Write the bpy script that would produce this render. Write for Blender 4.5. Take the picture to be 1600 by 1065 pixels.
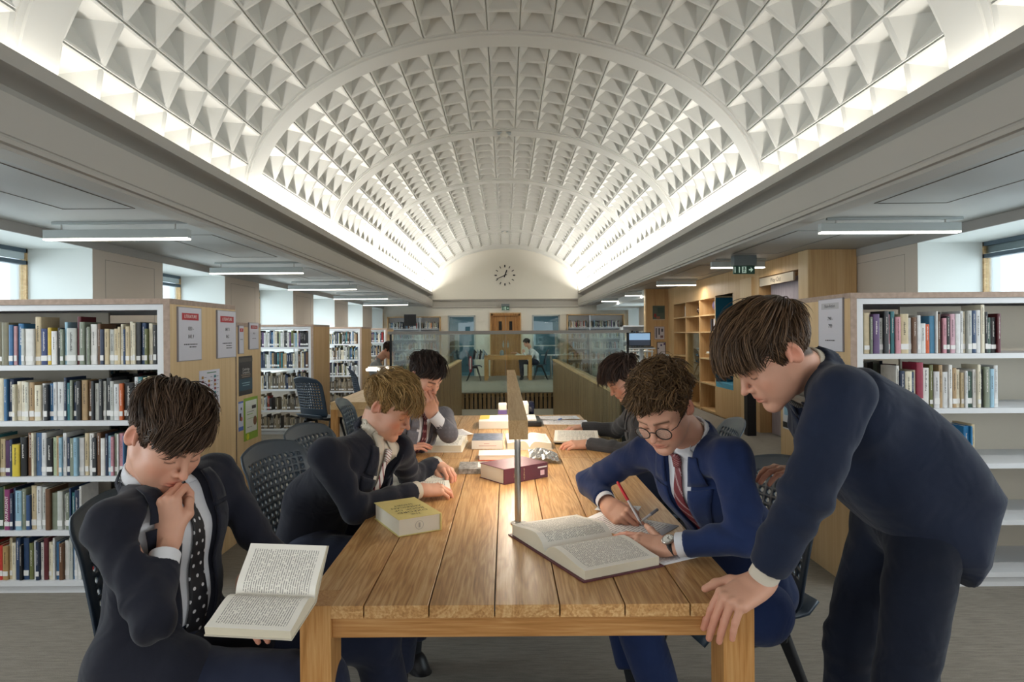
import bpy, bmesh, math, random
import numpy as np
from mathutils import Vector, Matrix
PI = math.pi
S = bpy.context.scene
for o in list(bpy.data.objects):
    bpy.data.objects.remove(o, do_unlink=True)
COL = S.collection

# ---------------------------------------------------------------- camera
HC = 1.40; ROLL = 0.007
cam_d = bpy.data.cameras.new('camera'); cam = bpy.data.objects.new('camera', cam_d); COL.objects.link(cam)
cam.location = (0, 0, HC); cam.rotation_euler = (PI/2, ROLL, 0)
cam_d.sensor_width = 36; cam_d.lens = 22.5
cam_d.shift_x = 10/1600; cam_d.shift_y = -10/1600
cam_d.clip_start = 0.05; cam_d.clip_end = 300
S.camera = cam
# ---------------------------------------------------------------- colour management
S.view_settings.view_transform = 'Standard'; S.view_settings.look = 'None'
S.view_settings.exposure = 0.0; S.view_settings.gamma = 1.0
S.view_settings.use_curve_mapping = False
S.cycles.use_denoising = True
S.cycles.max_bounces = 7; S.cycles.diffuse_bounces = 4; S.cycles.glossy_bounces = 3
S.cycles.transmission_bounces = 6; S.cycles.transparent_max_bounces = 8
S.cycles.sample_clamp_indirect = 6; S.cycles.caustics_reflective = False; S.cycles.caustics_refractive = False

# ---------------------------------------------------------------- scene frame
XA = 4.13      # aisle wall plane (pier faces), both sides
XW = 4.78      # window plane
DB = 21.66     # far wall
ZC = 2.375     # aisle ceiling
ZS = 2.29      # window bay soffit
YB = -4.2      # wall behind the camera
RIB = 3.024    # bay length
LIPX, LIPZ = 2.46, 2.846

def W(px, py, d):
    py = py + ROLL*(px-790)
    return Vector(((px-790)/1000*d, d, HC-(py-522.5)/1000*d))
def Tz(px, py, z=0.75):
    q = py + ROLL*(px-790); d = (HC-z)*1000/(q-522.5)
    return Vector(((px-790)/1000*d, d, z))

# ---------------------------------------------------------------- world (daylight outside the windows)
wd = bpy.data.worlds.new('world'); S.world = wd; wd.use_nodes = True
bgn = wd.node_tree.nodes['Background']; bgn.inputs[0].default_value = (0.90, 0.96, 1.0, 1); bgn.inputs[1].default_value = 3.4

def area(name, loc, rot, sx, sy, power, col=(1,1,1), spread=None):
    l = bpy.data.lights.new(name, 'AREA'); l.shape = 'RECTANGLE'; l.size = sx; l.size_y = sy
    l.energy = power; l.color = col
    if spread: l.spread = spread
    o = bpy.data.objects.new(name, l); COL.objects.link(o); o.location = loc; o.rotation_euler = rot
    return o
# LED strips lying in the cove troughs, shining up on the vault
for s_ in (-1, 1):
    for (ya, yb, wpm) in ((-4.0, 3.0, .9), (3.0, 6.5, 4.4), (6.5, 11, 11.0), (11, 16, 19.0), (16, 21.3, 24.0)):
        area('cove_light', (s_*2.535, (ya+yb)/2, 2.80), (0, PI-s_*0.65, 0), 0.05, yb-ya, wpm*(yb-ya), (1.0, 0.965, 0.90))
# daylight entering each window bay (light sits in the opening, shining inward)
for s in (-1, 1):
    for k in range(-3, 5):
        if s == 1 and 0.5 < k < 4: continue
        y = 5.55 + 3.024*k
        if y < YB+0.5: continue
        area('window_daylight', (s*(XW+0.13), y, 1.55), (0, s*PI/2, 0), 1.5, 1.62, 46, (0.93, 0.97, 1.0))
# unseen fill lamps added behind the camera to brighten the near end
area('rear_fill_light', (-2.2, YB+0.1, 1.5), (PI/2, 0, 0), 2.6, 1.8, 36, (0.90, 0.95, 1.0))
area('rear_fill_light', (2.2, YB+0.1, 1.5), (PI/2, 0, 0), 2.6, 1.8, 28, (0.90, 0.95, 1.0))

# ---------------------------------------------------------------- materials
def lin(c):
    if isinstance(c, str):
        c = c.lstrip('#'); c = [int(c[i:i+2], 16)/255 for i in (0, 2, 4)]
    elif max(c) > 1.001: c = [v/255 for v in c]
    return tuple(((v/12.92) if v <= 0.04045 else ((v+0.055)/1.055)**2.4) for v in c[:3])
class NT:
    def __init__(s, name):
        s.m = bpy.data.materials.new(name); s.m.use_nodes = True; s.t = s.m.node_tree; s.n = s.t.nodes
        s.b = s.n['Principled BSDF']; s.out = s.n['Material Output']
    def add(s, typ, **kw):
        n = s.n.new(typ)
        for k, v in kw.items():
            if k.startswith('_'): setattr(n, k[1:], v)
            else: n.inputs[k.replace('__', ' ')].default_value = v
        return n
    def link(s, a, b): s.t.links.new(a, b)
    def coords(s, scale, kind='Object', rot=(0,0,0)):
        tc = s.add('ShaderNodeTexCoord'); mp = s.add('ShaderNodeMapping')
        mp.inputs['Scale'].default_value = scale; mp.inputs['Rotation'].default_value = rot
        s.link(tc.outputs[kind], mp.inputs['Vector']); return mp.outputs['Vector']
    def noise(s, vec, scale=5, detail=3, rough=.5, dist=0):
        n = s.add('ShaderNodeTexNoise', Scale=scale, Detail=detail, Roughness=rough, Distortion=dist); s.link(vec, n.inputs['Vector']); return n.outputs['Fac']
    def ramp(s, fac, stops):
        r = s.add('ShaderNodeValToRGB'); e = r.color_ramp.elements
        while len(e) < len(stops): e.new(0.5)
        for i, (p, c) in enumerate(stops): e[i].position = p; e[i].color = (*c, 1)
        s.link(fac, r.inputs['Fac']); return r.outputs['Color']
    def bump(s, fac, strength=.2, dist=.002):
        b = s.add('ShaderNodeBump', Strength=strength, Distance=dist); s.link(fac, b.inputs['Height']); s.link(b.outputs['Normal'], s.b.inputs['Normal'])
    def math(s, op, a, b=None, c=None):
        n = s.add('ShaderNodeMath', _operation=op)
        for i, v in enumerate((a, b, c)):
            if v is None: continue
            if isinstance(v, (int, float)): n.inputs[i].default_value = v
            else: s.link(v, n.inputs[i])
        return n.outputs[0]
    def mix(s, f, a, b):
        n = s.add('ShaderNodeMix', _data_type='RGBA')
        for i, v in ((0, f), (6, a), (7, b)):
            if isinstance(v, (int, float)): n.inputs[i].default_value = v
            elif isinstance(v, tuple): n.inputs[i].default_value = (*v[:3], 1)
            else: s.link(v, n.inputs[i])
        return n.outputs[2]
def mat(name, col, rough=.6, metal=0, bump=None, emit=None, spec=None, var=0.0, vs=3):
    m = NT(name); c = lin(col); m.b.inputs['Base Color'].default_value = (*c, 1)
    m.b.inputs['Roughness'].default_value = rough; m.b.inputs['Metallic'].default_value = metal
    if spec is not None: m.b.inputs['Specular IOR Level'].default_value = spec
    if bump or var:
        v = m.coords((1,1,1))
        if bump: m.bump(m.noise(v, bump[0], 3), bump[1], bump[2] if len(bump) > 2 else .002)
        if var:
            f = m.noise(v, vs, 4); m.link(m.ramp(f, [(.3, tuple(x*(1-var) for x in c)), (.7, tuple(min(1, x*(1+var)) for x in c))]), m.b.inputs['Base Color'])
    if emit: m.b.inputs['Emission Color'].default_value = (*lin(emit[0]), 1); m.b.inputs['Emission Strength'].default_value = emit[1]
    return m.m
def wood(name, stops, axis='Y', grain=1.0, rough=.45, island=True, ring=.5, spec=.4):
    """oak / ply: stretched noise along the grain axis + cathedral rings"""
    m = NT(name); i = 'XYZ'.index(axis)
    tc = m.add('ShaderNodeTexCoord'); vec = tc.outputs['Object']
    if island:
        g = m.add('ShaderNodeNewGeometry'); c = m.add('ShaderNodeCombineXYZ')
        k = m.math('MULTIPLY', g.outputs['Random Per Island'], 37.0)
        for q in range(3): m.link(k, c.inputs[q])
        a = m.add('ShaderNodeVectorMath', _operation='ADD'); m.link(vec, a.inputs[0]); m.link(c.outputs[0], a.inputs[1]); vec = a.outputs[0]
    def sc(v):
        mp = m.add('ShaderNodeMapping'); mp.inputs['Scale'].default_value = v; m.link(vec, mp.inputs['Vector']); return mp.outputs[0]
    s1 = [14*grain]*3; s1[i] = 1.1*grain; s2 = [170*grain]*3; s2[i] = 5*grain
    base = m.noise(sc(s1), 1, 3, .55, .6)
    rings = m.math('FRACT', m.math('MULTIPLY', base, 9.0))
    rings = m.math('ABSOLUTE', m.math('SUBTRACT', rings, .5))
    fine = m.noise(sc(s2), 1, 4, .65)
    f = m.math('ADD', m.math('MULTIPLY', rings, ring), m.math('MULTIPLY', fine, 1.0))
    f = m.math('ADD', f, m.math('MULTIPLY', m.math('SUBTRACT', base, .5), .5))
    f = m.math('SUBTRACT', f, ring*.25)
    colr = m.ramp(f, stops)
    if island:
        g2 = m.add('ShaderNodeNewGeometry')
        h = m.add('ShaderNodeHueSaturation'); m.link(colr, h.inputs['Color'])
        m.link(m.math('MULTIPLY_ADD', g2.outputs['Random Per Island'], .22, .88), h.inputs['Value']); colr = h.outputs['Color']
    m.link(colr, m.b.inputs['Base Color']); m.b.inputs['Roughness'].default_value = rough
    m.b.inputs['Specular IOR Level'].default_value = spec
    m.bump(f, .12, .001); return m.m
def glass(name, tint=(0.86,0.95,0.93), refl=1.0, alpha=.12):
    m = NT(name); n = m.n; m.n.remove(m.b)
    tr = m.add('ShaderNodeBsdfTransparent'); tr.inputs[0].default_value = (*tint, 1)
    gl = m.add('ShaderNodeBsdfGlossy', Roughness=.01); fr = m.add('ShaderNodeFresnel', IOR=1.5)
    f = m.math('MULTIPLY', fr.outputs[0], refl)
    mx = m.add('ShaderNodeMixShader'); m.link(f, mx.inputs[0]); m.link(tr.outputs[0], mx.inputs[1]); m.link(gl.outputs[0], mx.inputs[2])
    m.link(mx.outputs[0], m.out.inputs['Surface']); return m.m
def printed(name, paper='#f3efe6', ink='#6f6a66', lines=34, words=22, margin=.1, head=None, rough=.8):
    """UV page with rows of unreadable small print"""
    m = NT(name); uv = m.add('ShaderNodeTexCoord').outputs['UV']; sp = m.add('ShaderNodeSeparateXYZ'); m.link(uv, sp.inputs[0])
    u, v = sp.outputs[0], sp.outputs[1]
    row = m.math('LESS_THAN', m.math('FRACT', m.math('MULTIPLY', v, lines)), .42)
    fl = m.math('FLOOR', m.math('MULTIPLY', v, lines))
    cx = m.add('ShaderNodeCombineXYZ'); m.link(m.math('MULTIPLY', u, words), cx.inputs[0]); m.link(m.math('MULTIPLY', fl, 7.31), cx.inputs[1])
    w = m.math('GREATER_THAN', m.noise(cx.outputs[0], 1.6, 1), .42)
    e = m.math('MULTIPLY', row, w)
    for c, a, b in ((u, margin, 1-margin), (v, .08, .92)):
        e = m.math('MULTIPLY', e, m.math('GREATER_THAN', c, a)); e = m.math('MULTIPLY', e, m.math('LESS_THAN', c, b))
    e = m.math('MULTIPLY', e, .75)
    m.link(m.mix(e, lin(paper), lin(ink)), m.b.inputs['Base Color']); m.b.inputs['Roughness'].default_value = rough
    return m.m
def attrmat(name, rough=.7, bump=None, spec=.3, sss=0, sheen=0):
    m = NT(name); a = m.add('ShaderNodeAttribute'); a.attribute_name = 'Col'
    m.link(a.outputs['Color'], m.b.inputs['Base Color']); m.b.inputs['Roughness'].default_value = rough
    m.b.inputs['Specular IOR Level'].default_value = spec
    if sss:
        m.b.inputs['Subsurface Weight'].default_value = sss; m.b.inputs['Subsurface Radius'].default_value = (.9, .35, .2); m.b.inputs['Subsurface Scale'].default_value = .008
    if bump: m.bump(m.noise(m.coords((1,1,1)), bump[0], 3), bump[1], bump[2])
    return m.m
def fabric(name, col, weave=900, fold=.35, var=.12, rough=.9, check=None):
    m = NT(name); c = lin(col); v = m.coords((1,1,1))
    f = m.noise(v, 6, 3); cr = m.ramp(f, [(.3, tuple(x*(1-var) for x in c)), (.7, tuple(x*(1+var) for x in c))])
    if check:
        sp = m.add('ShaderNodeSeparateXYZ'); m.link(v, sp.inputs[0])
        s = m.math('ADD', m.math('SINE', m.math('MULTIPLY', m.math('ADD', sp.outputs[0], sp.outputs[1]), check)), m.math('SINE', m.math('MULTIPLY', sp.outputs[2], check)))
        cr = m.mix(m.math('MULTIPLY', m.math('GREATER_THAN', s, 1.1), .25), cr, tuple(min(1, x*1.6) for x in c))
    m.link(cr, m.b.inputs['Base Color']); m.b.inputs['Roughness'].default_value = rough
    m.b.inputs['Specular IOR Level'].default_value = .25
    m.b.inputs['Sheen Weight'].default_value = .12; m.b.inputs['Sheen Roughness'].default_value = .5
    big = m.noise(v, 9, 2, .5, .8); fine = m.noise(v, weave, 1)
    h = m.math('ADD', m.math('MULTIPLY', big, 1.0), m.math('MULTIPLY', fine, .035)); m.bump(h, fold, .02)
    return m.m
M = {}
M['white'] = mat('plaster_white', '#dedbd2', .7)
M['vault'] = mat('vault_plaster', '#d9d8d2', .75)
M['cream'] = mat('cream_wall', '#ece7dc', .8, bump=(60, .05))
M['pier'] = mat('pier_plaster', '#cfc2b4', .8, bump=(60, .05))
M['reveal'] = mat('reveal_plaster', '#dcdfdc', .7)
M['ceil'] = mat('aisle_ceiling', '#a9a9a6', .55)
M['beam'] = mat('beam_paint', '#aca79f', .6)
M['shelf'] = mat('white_steel', '#dcdfe4', .4)
M['steel'] = mat('brushed_steel', '#b9b6b2', .3, 1.0)
M['rail'] = mat('satin_rail', '#8d8984', .5, .5)
M['black'] = mat('black_plastic', '#15161a', .45)
M['dark'] = mat('dark_interior', '#24211e', .8)
M['ply'] = wood('birch_ply', [(.2, lin('#b78f60')), (.5, lin('#c8a373')), (.8, lin('#d4b388'))], 'Z', .22, .5, False, .2)
M['plyh'] = wood('birch_ply_flat', [(.25, lin('#b38c60')), (.5, lin('#cba877')), (.8, lin('#d8bb90'))], 'Y', .35, .5, False, .35)
M['plypale'] = wood('pale_birch_ply', [(.15, lin('#c4a378')), (.5, lin('#d3b488')), (.85, lin('#dec49c'))], 'Z', .16, .5, False, .12)
M['edge'] = mat('ply_edge', '#a58f80', .6, var=.15, vs=40)
M['slat'] = wood('slat_oak', [(.2, lin('#6d5336')), (.5, lin('#8f7350')), (.8, lin('#a68a64'))], 'Z', 1, .55, True, .3)
M['oak'] = wood('table_oak', [(.15, lin('#94693c')), (.45, lin('#b98b57')), (.62, lin('#c89f6c')), (.85, lin('#d6b383'))], 'Y', 1, .38, True, .55)
M['oakx'] = wood('table_oak_cross', [(.15, lin('#94642f')), (.45, lin('#b58048')), (.8, lin('#cc9e66'))], 'X', 1, .45, True, .4)
M['oakz'] = wood('table_oak_upright', [(.15, lin('#94642f')), (.45, lin('#b78349')), (.8, lin('#cda068'))], 'Z', 1, .45, True, .4)
M['door'] = wood('door_oak', [(.2, lin('#8a5c30')), (.5, lin('#aa7a46')), (.8, lin('#bd8e5a'))], 'Z', .6, .5, False, .4)
M['doorpale'] = wood('pale_door', [(.2, lin('#8d8088')), (.5, lin('#a2969c')), (.8, lin('#b3a9ae'))], 'Z', .8, .5, False, .4)
M['teal'] = mat('teal_felt', '#1f6178', .95, bump=(300, .2, .001))
M['glass'] = glass('clear_glass', (.91, .96, .945), .45)
M['glassd'] = glass('window_glass', (.90, .96, .98), .8)
M['glazed'] = mat('blue_grey_glazing', '#5a7c86', .12, 0, spec=.9)
M['led'] = mat('lit_diffuser', '#ffffff', .5, emit=('#fff6e6', 7.0))
M['lamp'] = mat('luminaire_housing', '#b4bbbb', .5)
M['paper'] = mat('paper', '#eeeae2', .8)
M['page'] = mat('page_block', '#e2dac8', .85, bump=(400, .3, .001))
M['print'] = printed('printed_page')
M['print2'] = printed('printed_page_two_column', lines=46, words=30, margin=.08)
M['black_frame'] = mat('dark_metal', '#1c1c1e', .4, .6)
M['redband'] = mat('sign_red', '#b0353a', .6)
M['signpaper'] = mat('sign_sheet', '#cfccd4', .35)
M['ink'] = mat('ink', '#2c2a2c', .7)
M['inkw'] = mat('light_ink', '#ece8e4', .7)
M['shell'] = mat('blue_grey_plastic', '#2c3a48', .42)

# ---------------------------------------------------------------- mesh helpers
def wm(o):
    return o.matrix_basis.copy() if o.parent is None else wm(o.parent) @ o.matrix_basis
def tag(o, label=None, cat=None, group=None, kind=None):
    if label: o['label'] = label
    if cat: o['category'] = cat
    if group: o['group'] = group
    if kind: o['kind'] = kind
    return o
def empty(name, loc, label=None, cat=None, group=None, rz=0, parent=None):
    o = bpy.data.objects.new(name, None); COL.objects.link(o); o.empty_display_size = .1
    o.location = loc; o.rotation_euler = (0, 0, rz)
    if parent: o.parent = parent
    return tag(o, label, cat, group)
class MB:
    def __init__(s): s.v = []; s.f = []; s.mi = []; s.uv = {}
    def add(s, vs, fs, m=0, T=None, uvs=None):
        n = len(s.v)
        if T is not None: vs = [T @ Vector(v) for v in vs]
        s.v += [tuple(v) for v in vs]
        for k, f in enumerate(fs):
            if uvs: s.uv[len(s.f)] = uvs[k]
            s.f.append([i+n for i in f]); s.mi.append(m)
        return s
    def box(s, x0, x1, y0, y1, z0, z1, m=0, T=None):
        v = [(x0,y0,z0),(x1,y0,z0),(x1,y1,z0),(x0,y1,z0),(x0,y0,z1),(x1,y0,z1),(x1,y1,z1),(x0,y1,z1)]
        return s.add(v, [(0,3,2,1),(4,5,6,7),(0,1,5,4),(1,2,6,5),(2,3,7,6),(3,0,4,7)], m, T)
    def quad(s, a, b, c, d, m=0, uv=False, T=None):
        return s.add([a,b,c,d], [(0,1,2,3)], m, T, [[(0,0),(1,0),(1,1),(0,1)]] if uv else None)
    def tube(s, pts, r, n=10, m=0, caps=True, T=None, flat=None):
        """pts: list of points, r: radius or list; flat: scale of second axis"""
        pts = [Vector(p) for p in pts]; rs = r if isinstance(r, (list, tuple)) else [r]*len(pts)
        vs = []; up = Vector((0.0, 0.13, 1)).normalized()
        for i, p in enumerate(pts):
            d = (pts[min(i+1, len(pts)-1)]-pts[max(i-1, 0)]).normalized()
            if abs(d.dot(up)) > .95: a = d.cross(Vector((1,0,0))).normalized()
            else: a = d.cross(up).normalized()
            b = d.cross(a)
            for k in range(n):
                t = 2*PI*k/n; vs.append(p + (a*math.cos(t) + b*math.sin(t)*(flat or 1))*rs[i])
        fs = []
        for i in range(len(pts)-1):
            for k in range(n):
                k2 = (k+1) % n; fs.append((i*n+k, i*n+k2, (i+1)*n+k2, (i+1)*n+k))
        if caps:
            fs.append(tuple(range(n))[::-1]); fs.append(tuple((len(pts)-1)*n+k for k in range(n)))
        return s.add(vs, fs, m, T)
    def sweep_y(s, prof, y0, y1, m=0, closed=False):
        n = len(prof); vs = [(x, y0, z) for x, z in prof]+[(x, y1, z) for x, z in prof]
        fs = [(i, (i+1) % n, n+(i+1) % n, n+i) for i in range(n if closed else n-1)]
        if closed: fs += [tuple(range(n))[::-1], tuple(range(n, 2*n))]
        return s.add(vs, fs, m)
    def lathe(s, prof, c, axis=(0,0,1), n=20, m=0):
        ax = Vector(axis).normalized(); a = ax.orthogonal().normalized(); b = ax.cross(a); c = Vector(c)
        vs = [c+ax*h+(a*math.cos(2*PI*k/n)+b*math.sin(2*PI*k/n))*r for r, h in prof for k in range(n)]
        fs = []
        for i in range(len(prof)-1):
            for k in range(n):
                k2 = (k+1) % n; fs.append((i*n+k, i*n+k2, (i+1)*n+k2, (i+1)*n+k))
        return s.add(vs, fs, m)
    def build(s, name, mats, parent=None, smooth=False, bevel=0, origin=None, link=True):
        if not isinstance(mats, (list, tuple)): mats = [mats]
        v = np.array(s.v, dtype=float).reshape(-1, 3)
        me = bpy.data.meshes.new(name)
        if parent is not None:
            Mi = wm(parent).inverted(); A = np.array(Mi); v2 = v @ A[:3, :3].T + A[:3, 3]; org = Vector((0,0,0))
        else:
            org = Vector(origin) if origin is not None else Vector(((v[:,0].min()+v[:,0].max())/2, (v[:,1].min()+v[:,1].max())/2, v[:,2].min()))
            v2 = v-np.array(org)
        me.from_pydata(v2.tolist(), [], s.f)
        for mm in mats: me.materials.append(mm)
        if len(mats) > 1: me.polygons.foreach_set('material_index', s.mi)
        if s.uv:
            ul = me.uv_layers.new(name='UVMap')
            for fi, uvs in s.uv.items():
                p = me.polygons[fi]
                for k, li in enumerate(p.loop_indices): ul.data[li].uv = uvs[k]
        if smooth: me.polygons.foreach_set('use_smooth', [True]*len(me.polygons))
        me.validate(); me.update()
        o = bpy.data.objects.new(name, me); COL.objects.link(o)
        if parent is not None: o.parent = parent
        else: o.location = org
        if bevel:
            b = o.modifiers.new('bevel', 'BEVEL'); b.width = bevel; b.segments = 2; b.limit_method = 'ANGLE'
        if smooth and smooth != 'all':
            try: me.set_sharp_from_angle(angle=math.radians(smooth if smooth is not True else 50))
            except Exception: pass
        return o
def text_geo(txt, size, ax, ay, org, align='CENTER', depth=.0006):
    """text as mesh verts/faces, laid in plane (ax, ay) at org"""
    cu = bpy.data.curves.new('t', 'FONT'); cu.body = txt; cu.size = size; cu.align_x = align; cu.align_y = 'CENTER'; cu.resolution_u = 2
    o = bpy.data.objects.new('t', cu); COL.objects.link(o)
    dg = bpy.context.evaluated_depsgraph_get(); me = bpy.data.meshes.new_from_object(o.evaluated_get(dg))
    ax = Vector(ax).normalized(); ay = Vector(ay).normalized(); nz = ax.cross(ay); org = Vector(org)
    vs = [org+ax*v.co.x+ay*v.co.y+nz*depth for v in me.vertices]; fs = [tuple(p.vertices) for p in me.polygons]
    bpy.data.objects.remove(o, do_unlink=True); bpy.data.curves.remove(cu); bpy.data.meshes.remove(me)
    return vs, fs
def frame_T(org, ax, ay, az):
    T = Matrix.Identity(4)
    for i, a in enumerate((ax, ay, az)):
        for r in range(3): T[r][i] = a[r]
    for r in range(3): T[r][3] = org[r]
    return T
# ================================================================ SETTING
def struct(o): o['kind'] = 'structure'; return o
VX0, VX1, VY0, VY1 = -1.09, 1.16, 6.42, 15.5      # stair void
def carpet():
    m = NT('carpet'); v = m.coords((3, 26, 3)); v2 = m.coords((1,1,1))
    f = m.math('ADD', m.math('MULTIPLY', m.noise(v, 3, 5, .7), .6), m.math('MULTIPLY', m.noise(v2, 300, 2), .4))
    m.link(m.ramp(f, [(.3, lin('#726c65')), (.5, lin('#8b857c')), (.7, lin('#9d978d'))]), m.b.inputs['Base Color'])
    m.b.inputs['Roughness'].default_value = .95; m.b.inputs['Specular IOR Level'].default_value = .1; m.bump(f, .6, .006); return m.m
M['carpet'] = carpet()
b = MB()
b.box(-XW-.2, VX0, YB-.2, DB+.2, -.12, 0); b.box(VX1, XW+.2, YB-.2, DB+.2, -.12, 0)
b.box(VX0, VX1, YB-.2, VY0, -.12, 0); b.box(VX0, VX1, VY1, DB+.2, -.12, 0)
struct(b.build('floor', M['carpet']))
b = MB(); b.box(VX0-.3, VX1+.3, VY0-.3, VY1+.3, -3.1, -3.0); struct(b.build('floor', mat('lower_floor', '#8f877d', .8), None))

# ---- vault: recessed pyramid coffers between ribs
VA, VBH, VZ0 = 2.60, 1.63, 2.80
def ell_pts(n, a, bb):
    th = np.linspace(0, PI, 4001); x = a*np.cos(th); z = VZ0+bb*np.sin(th)
    s = np.concatenate([[0], np.cumsum(np.hypot(np.diff(x), np.diff(z)))]); q = np.linspace(0, s[-1], n+1)
    t = np.interp(q, s, th); X = a*np.cos(t); Z = VZ0+bb*np.sin(t)
    nx = np.cos(t)/a; nz = np.sin(t)/bb; L = np.hypot(nx, nz); return X, Z, nx/L, nz/L
NA = 21; RW = .34; CPB = 7
ribs = [3.52+RIB*k for k in range(-2, 7)]
b = MB()
X, Z, NX, NZ = ell_pts(NA*40, VA, VBH)
def VP(i, y, off=0.0):      # i in cell units around the arch
    k = i*40; k0 = int(min(max(round(k), 0), NA*40)); return Vector((X[k0]+NX[k0]*off, y, Z[k0]+NZ[k0]*off))
DEP = .19
for kb in range(len(ribs)):
    y0 = ribs[kb]+RW/2; y1 = (ribs[kb+1] if kb+1 < len(ribs) else DB)-RW/2
    if kb == len(ribs)-1: continue
    cl = (y1-y0)/CPB
    for j in range(CPB):
        ya = y0+j*cl; yb = ya+cl; ma = .028
        for i in range(NA):
            a0, a1 = i+.075, i+1-.075
            A, B_, C_, D_ = VP(i, ya), VP(i+1, ya), VP(i+1, yb), VP(i, yb)
            a, bq, c, d = VP(a0, ya+ma, .004), VP(a1, ya+ma, .004), VP(a1, yb-ma, .004), VP(a0, yb-ma, .004)
            ap = VP(i+.5, (ya+yb)/2, DEP)
            # frame strips: cross ribs flat, long ribs carry a fine groove
            g0, g1 = i+.022, i+1-.022
            ga, gb = VP(g0, ya, 0), VP(g1, ya, 0); gc, gd = VP(g1, yb, 0), VP(g0, yb, 0)
            ra, rd = VP(i, ya, .020), VP(i, yb, .020); rb, rc = VP(i+1, ya, .020), VP(i+1, yb, .020)
            vs = [a,bq,c,d,ap, ga,gb,gc,gd, ra,rb,rc,rd]
            fs = [(0,1,4),(1,2,4),(2,3,4),(3,0,4), (5,6,1,0),(6,7,2,1),(7,8,3,2),(8,5,0,3), (9,5,8,12),(6,10,11,7)]
            b.add(vs, fs)
struct(b.build('ceiling', M['vault'], origin=(0,0,2.8)))
def arch_band(y0, y1, off, thick, n=84, a=VA, bb=VBH, x0=0, x1=1):
    Xr, Zr, nx, nz = ell_pts(n, a, bb); m = MB(); vs = []
    prof = [(y0  , .20), (y0, off+.0), (y0+.045, off-.0), (y0+.05, off-thick), (y1-.05, off-thick), (y1-.045, off), (y1, off), (y1, .20)]
    for k in range(n+1):
        for (y, o_) in prof: vs.append((Xr[k]+nx[k]*o_, y, Zr[k]+nz[k]*o_))
    P = len(prof); fs = [(k*P+j, k*P+j+1, (k+1)*P+j+1, (k+1)*P+j) for k in range(n) for j in range(P-1)]
    m.add(vs, fs); return m
for k, y in enumerate(ribs):
    y1 = min(y+RW/2, DB)
    struct(arch_band(y-RW/2, y1, -.012, .014).build('trim_%d' % (k+1), M['vault'], smooth=35))
# closing shell behind the coffers (keeps daylight out)
b = MB(); Xr, Zr, nx, nz = ell_pts(60, VA+.26, VBH+.26)
vs = [(Xr[k], y, Zr[k]) for y in (YB-.2, DB+.2) for k in range(61)]
b.add(vs, [(k, k+1, 61+k+1, 61+k) for k in range(60)]); struct(b.build('ceiling', M['dark']))
# plain vault part behind the camera
b = MB(); vs = []
ye = ribs[0]-RW/2
for y in (YB, ye): vs += [(X[k*20], y, Z[k*20]) for k in range(NA*2+1)]
n_ = NA*2+1; b.add(vs, [(k, k+1, n_+k+1, n_+k) for k in range(n_-1)]); struct(b.build('ceiling', M['vault'], smooth=True))

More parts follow.
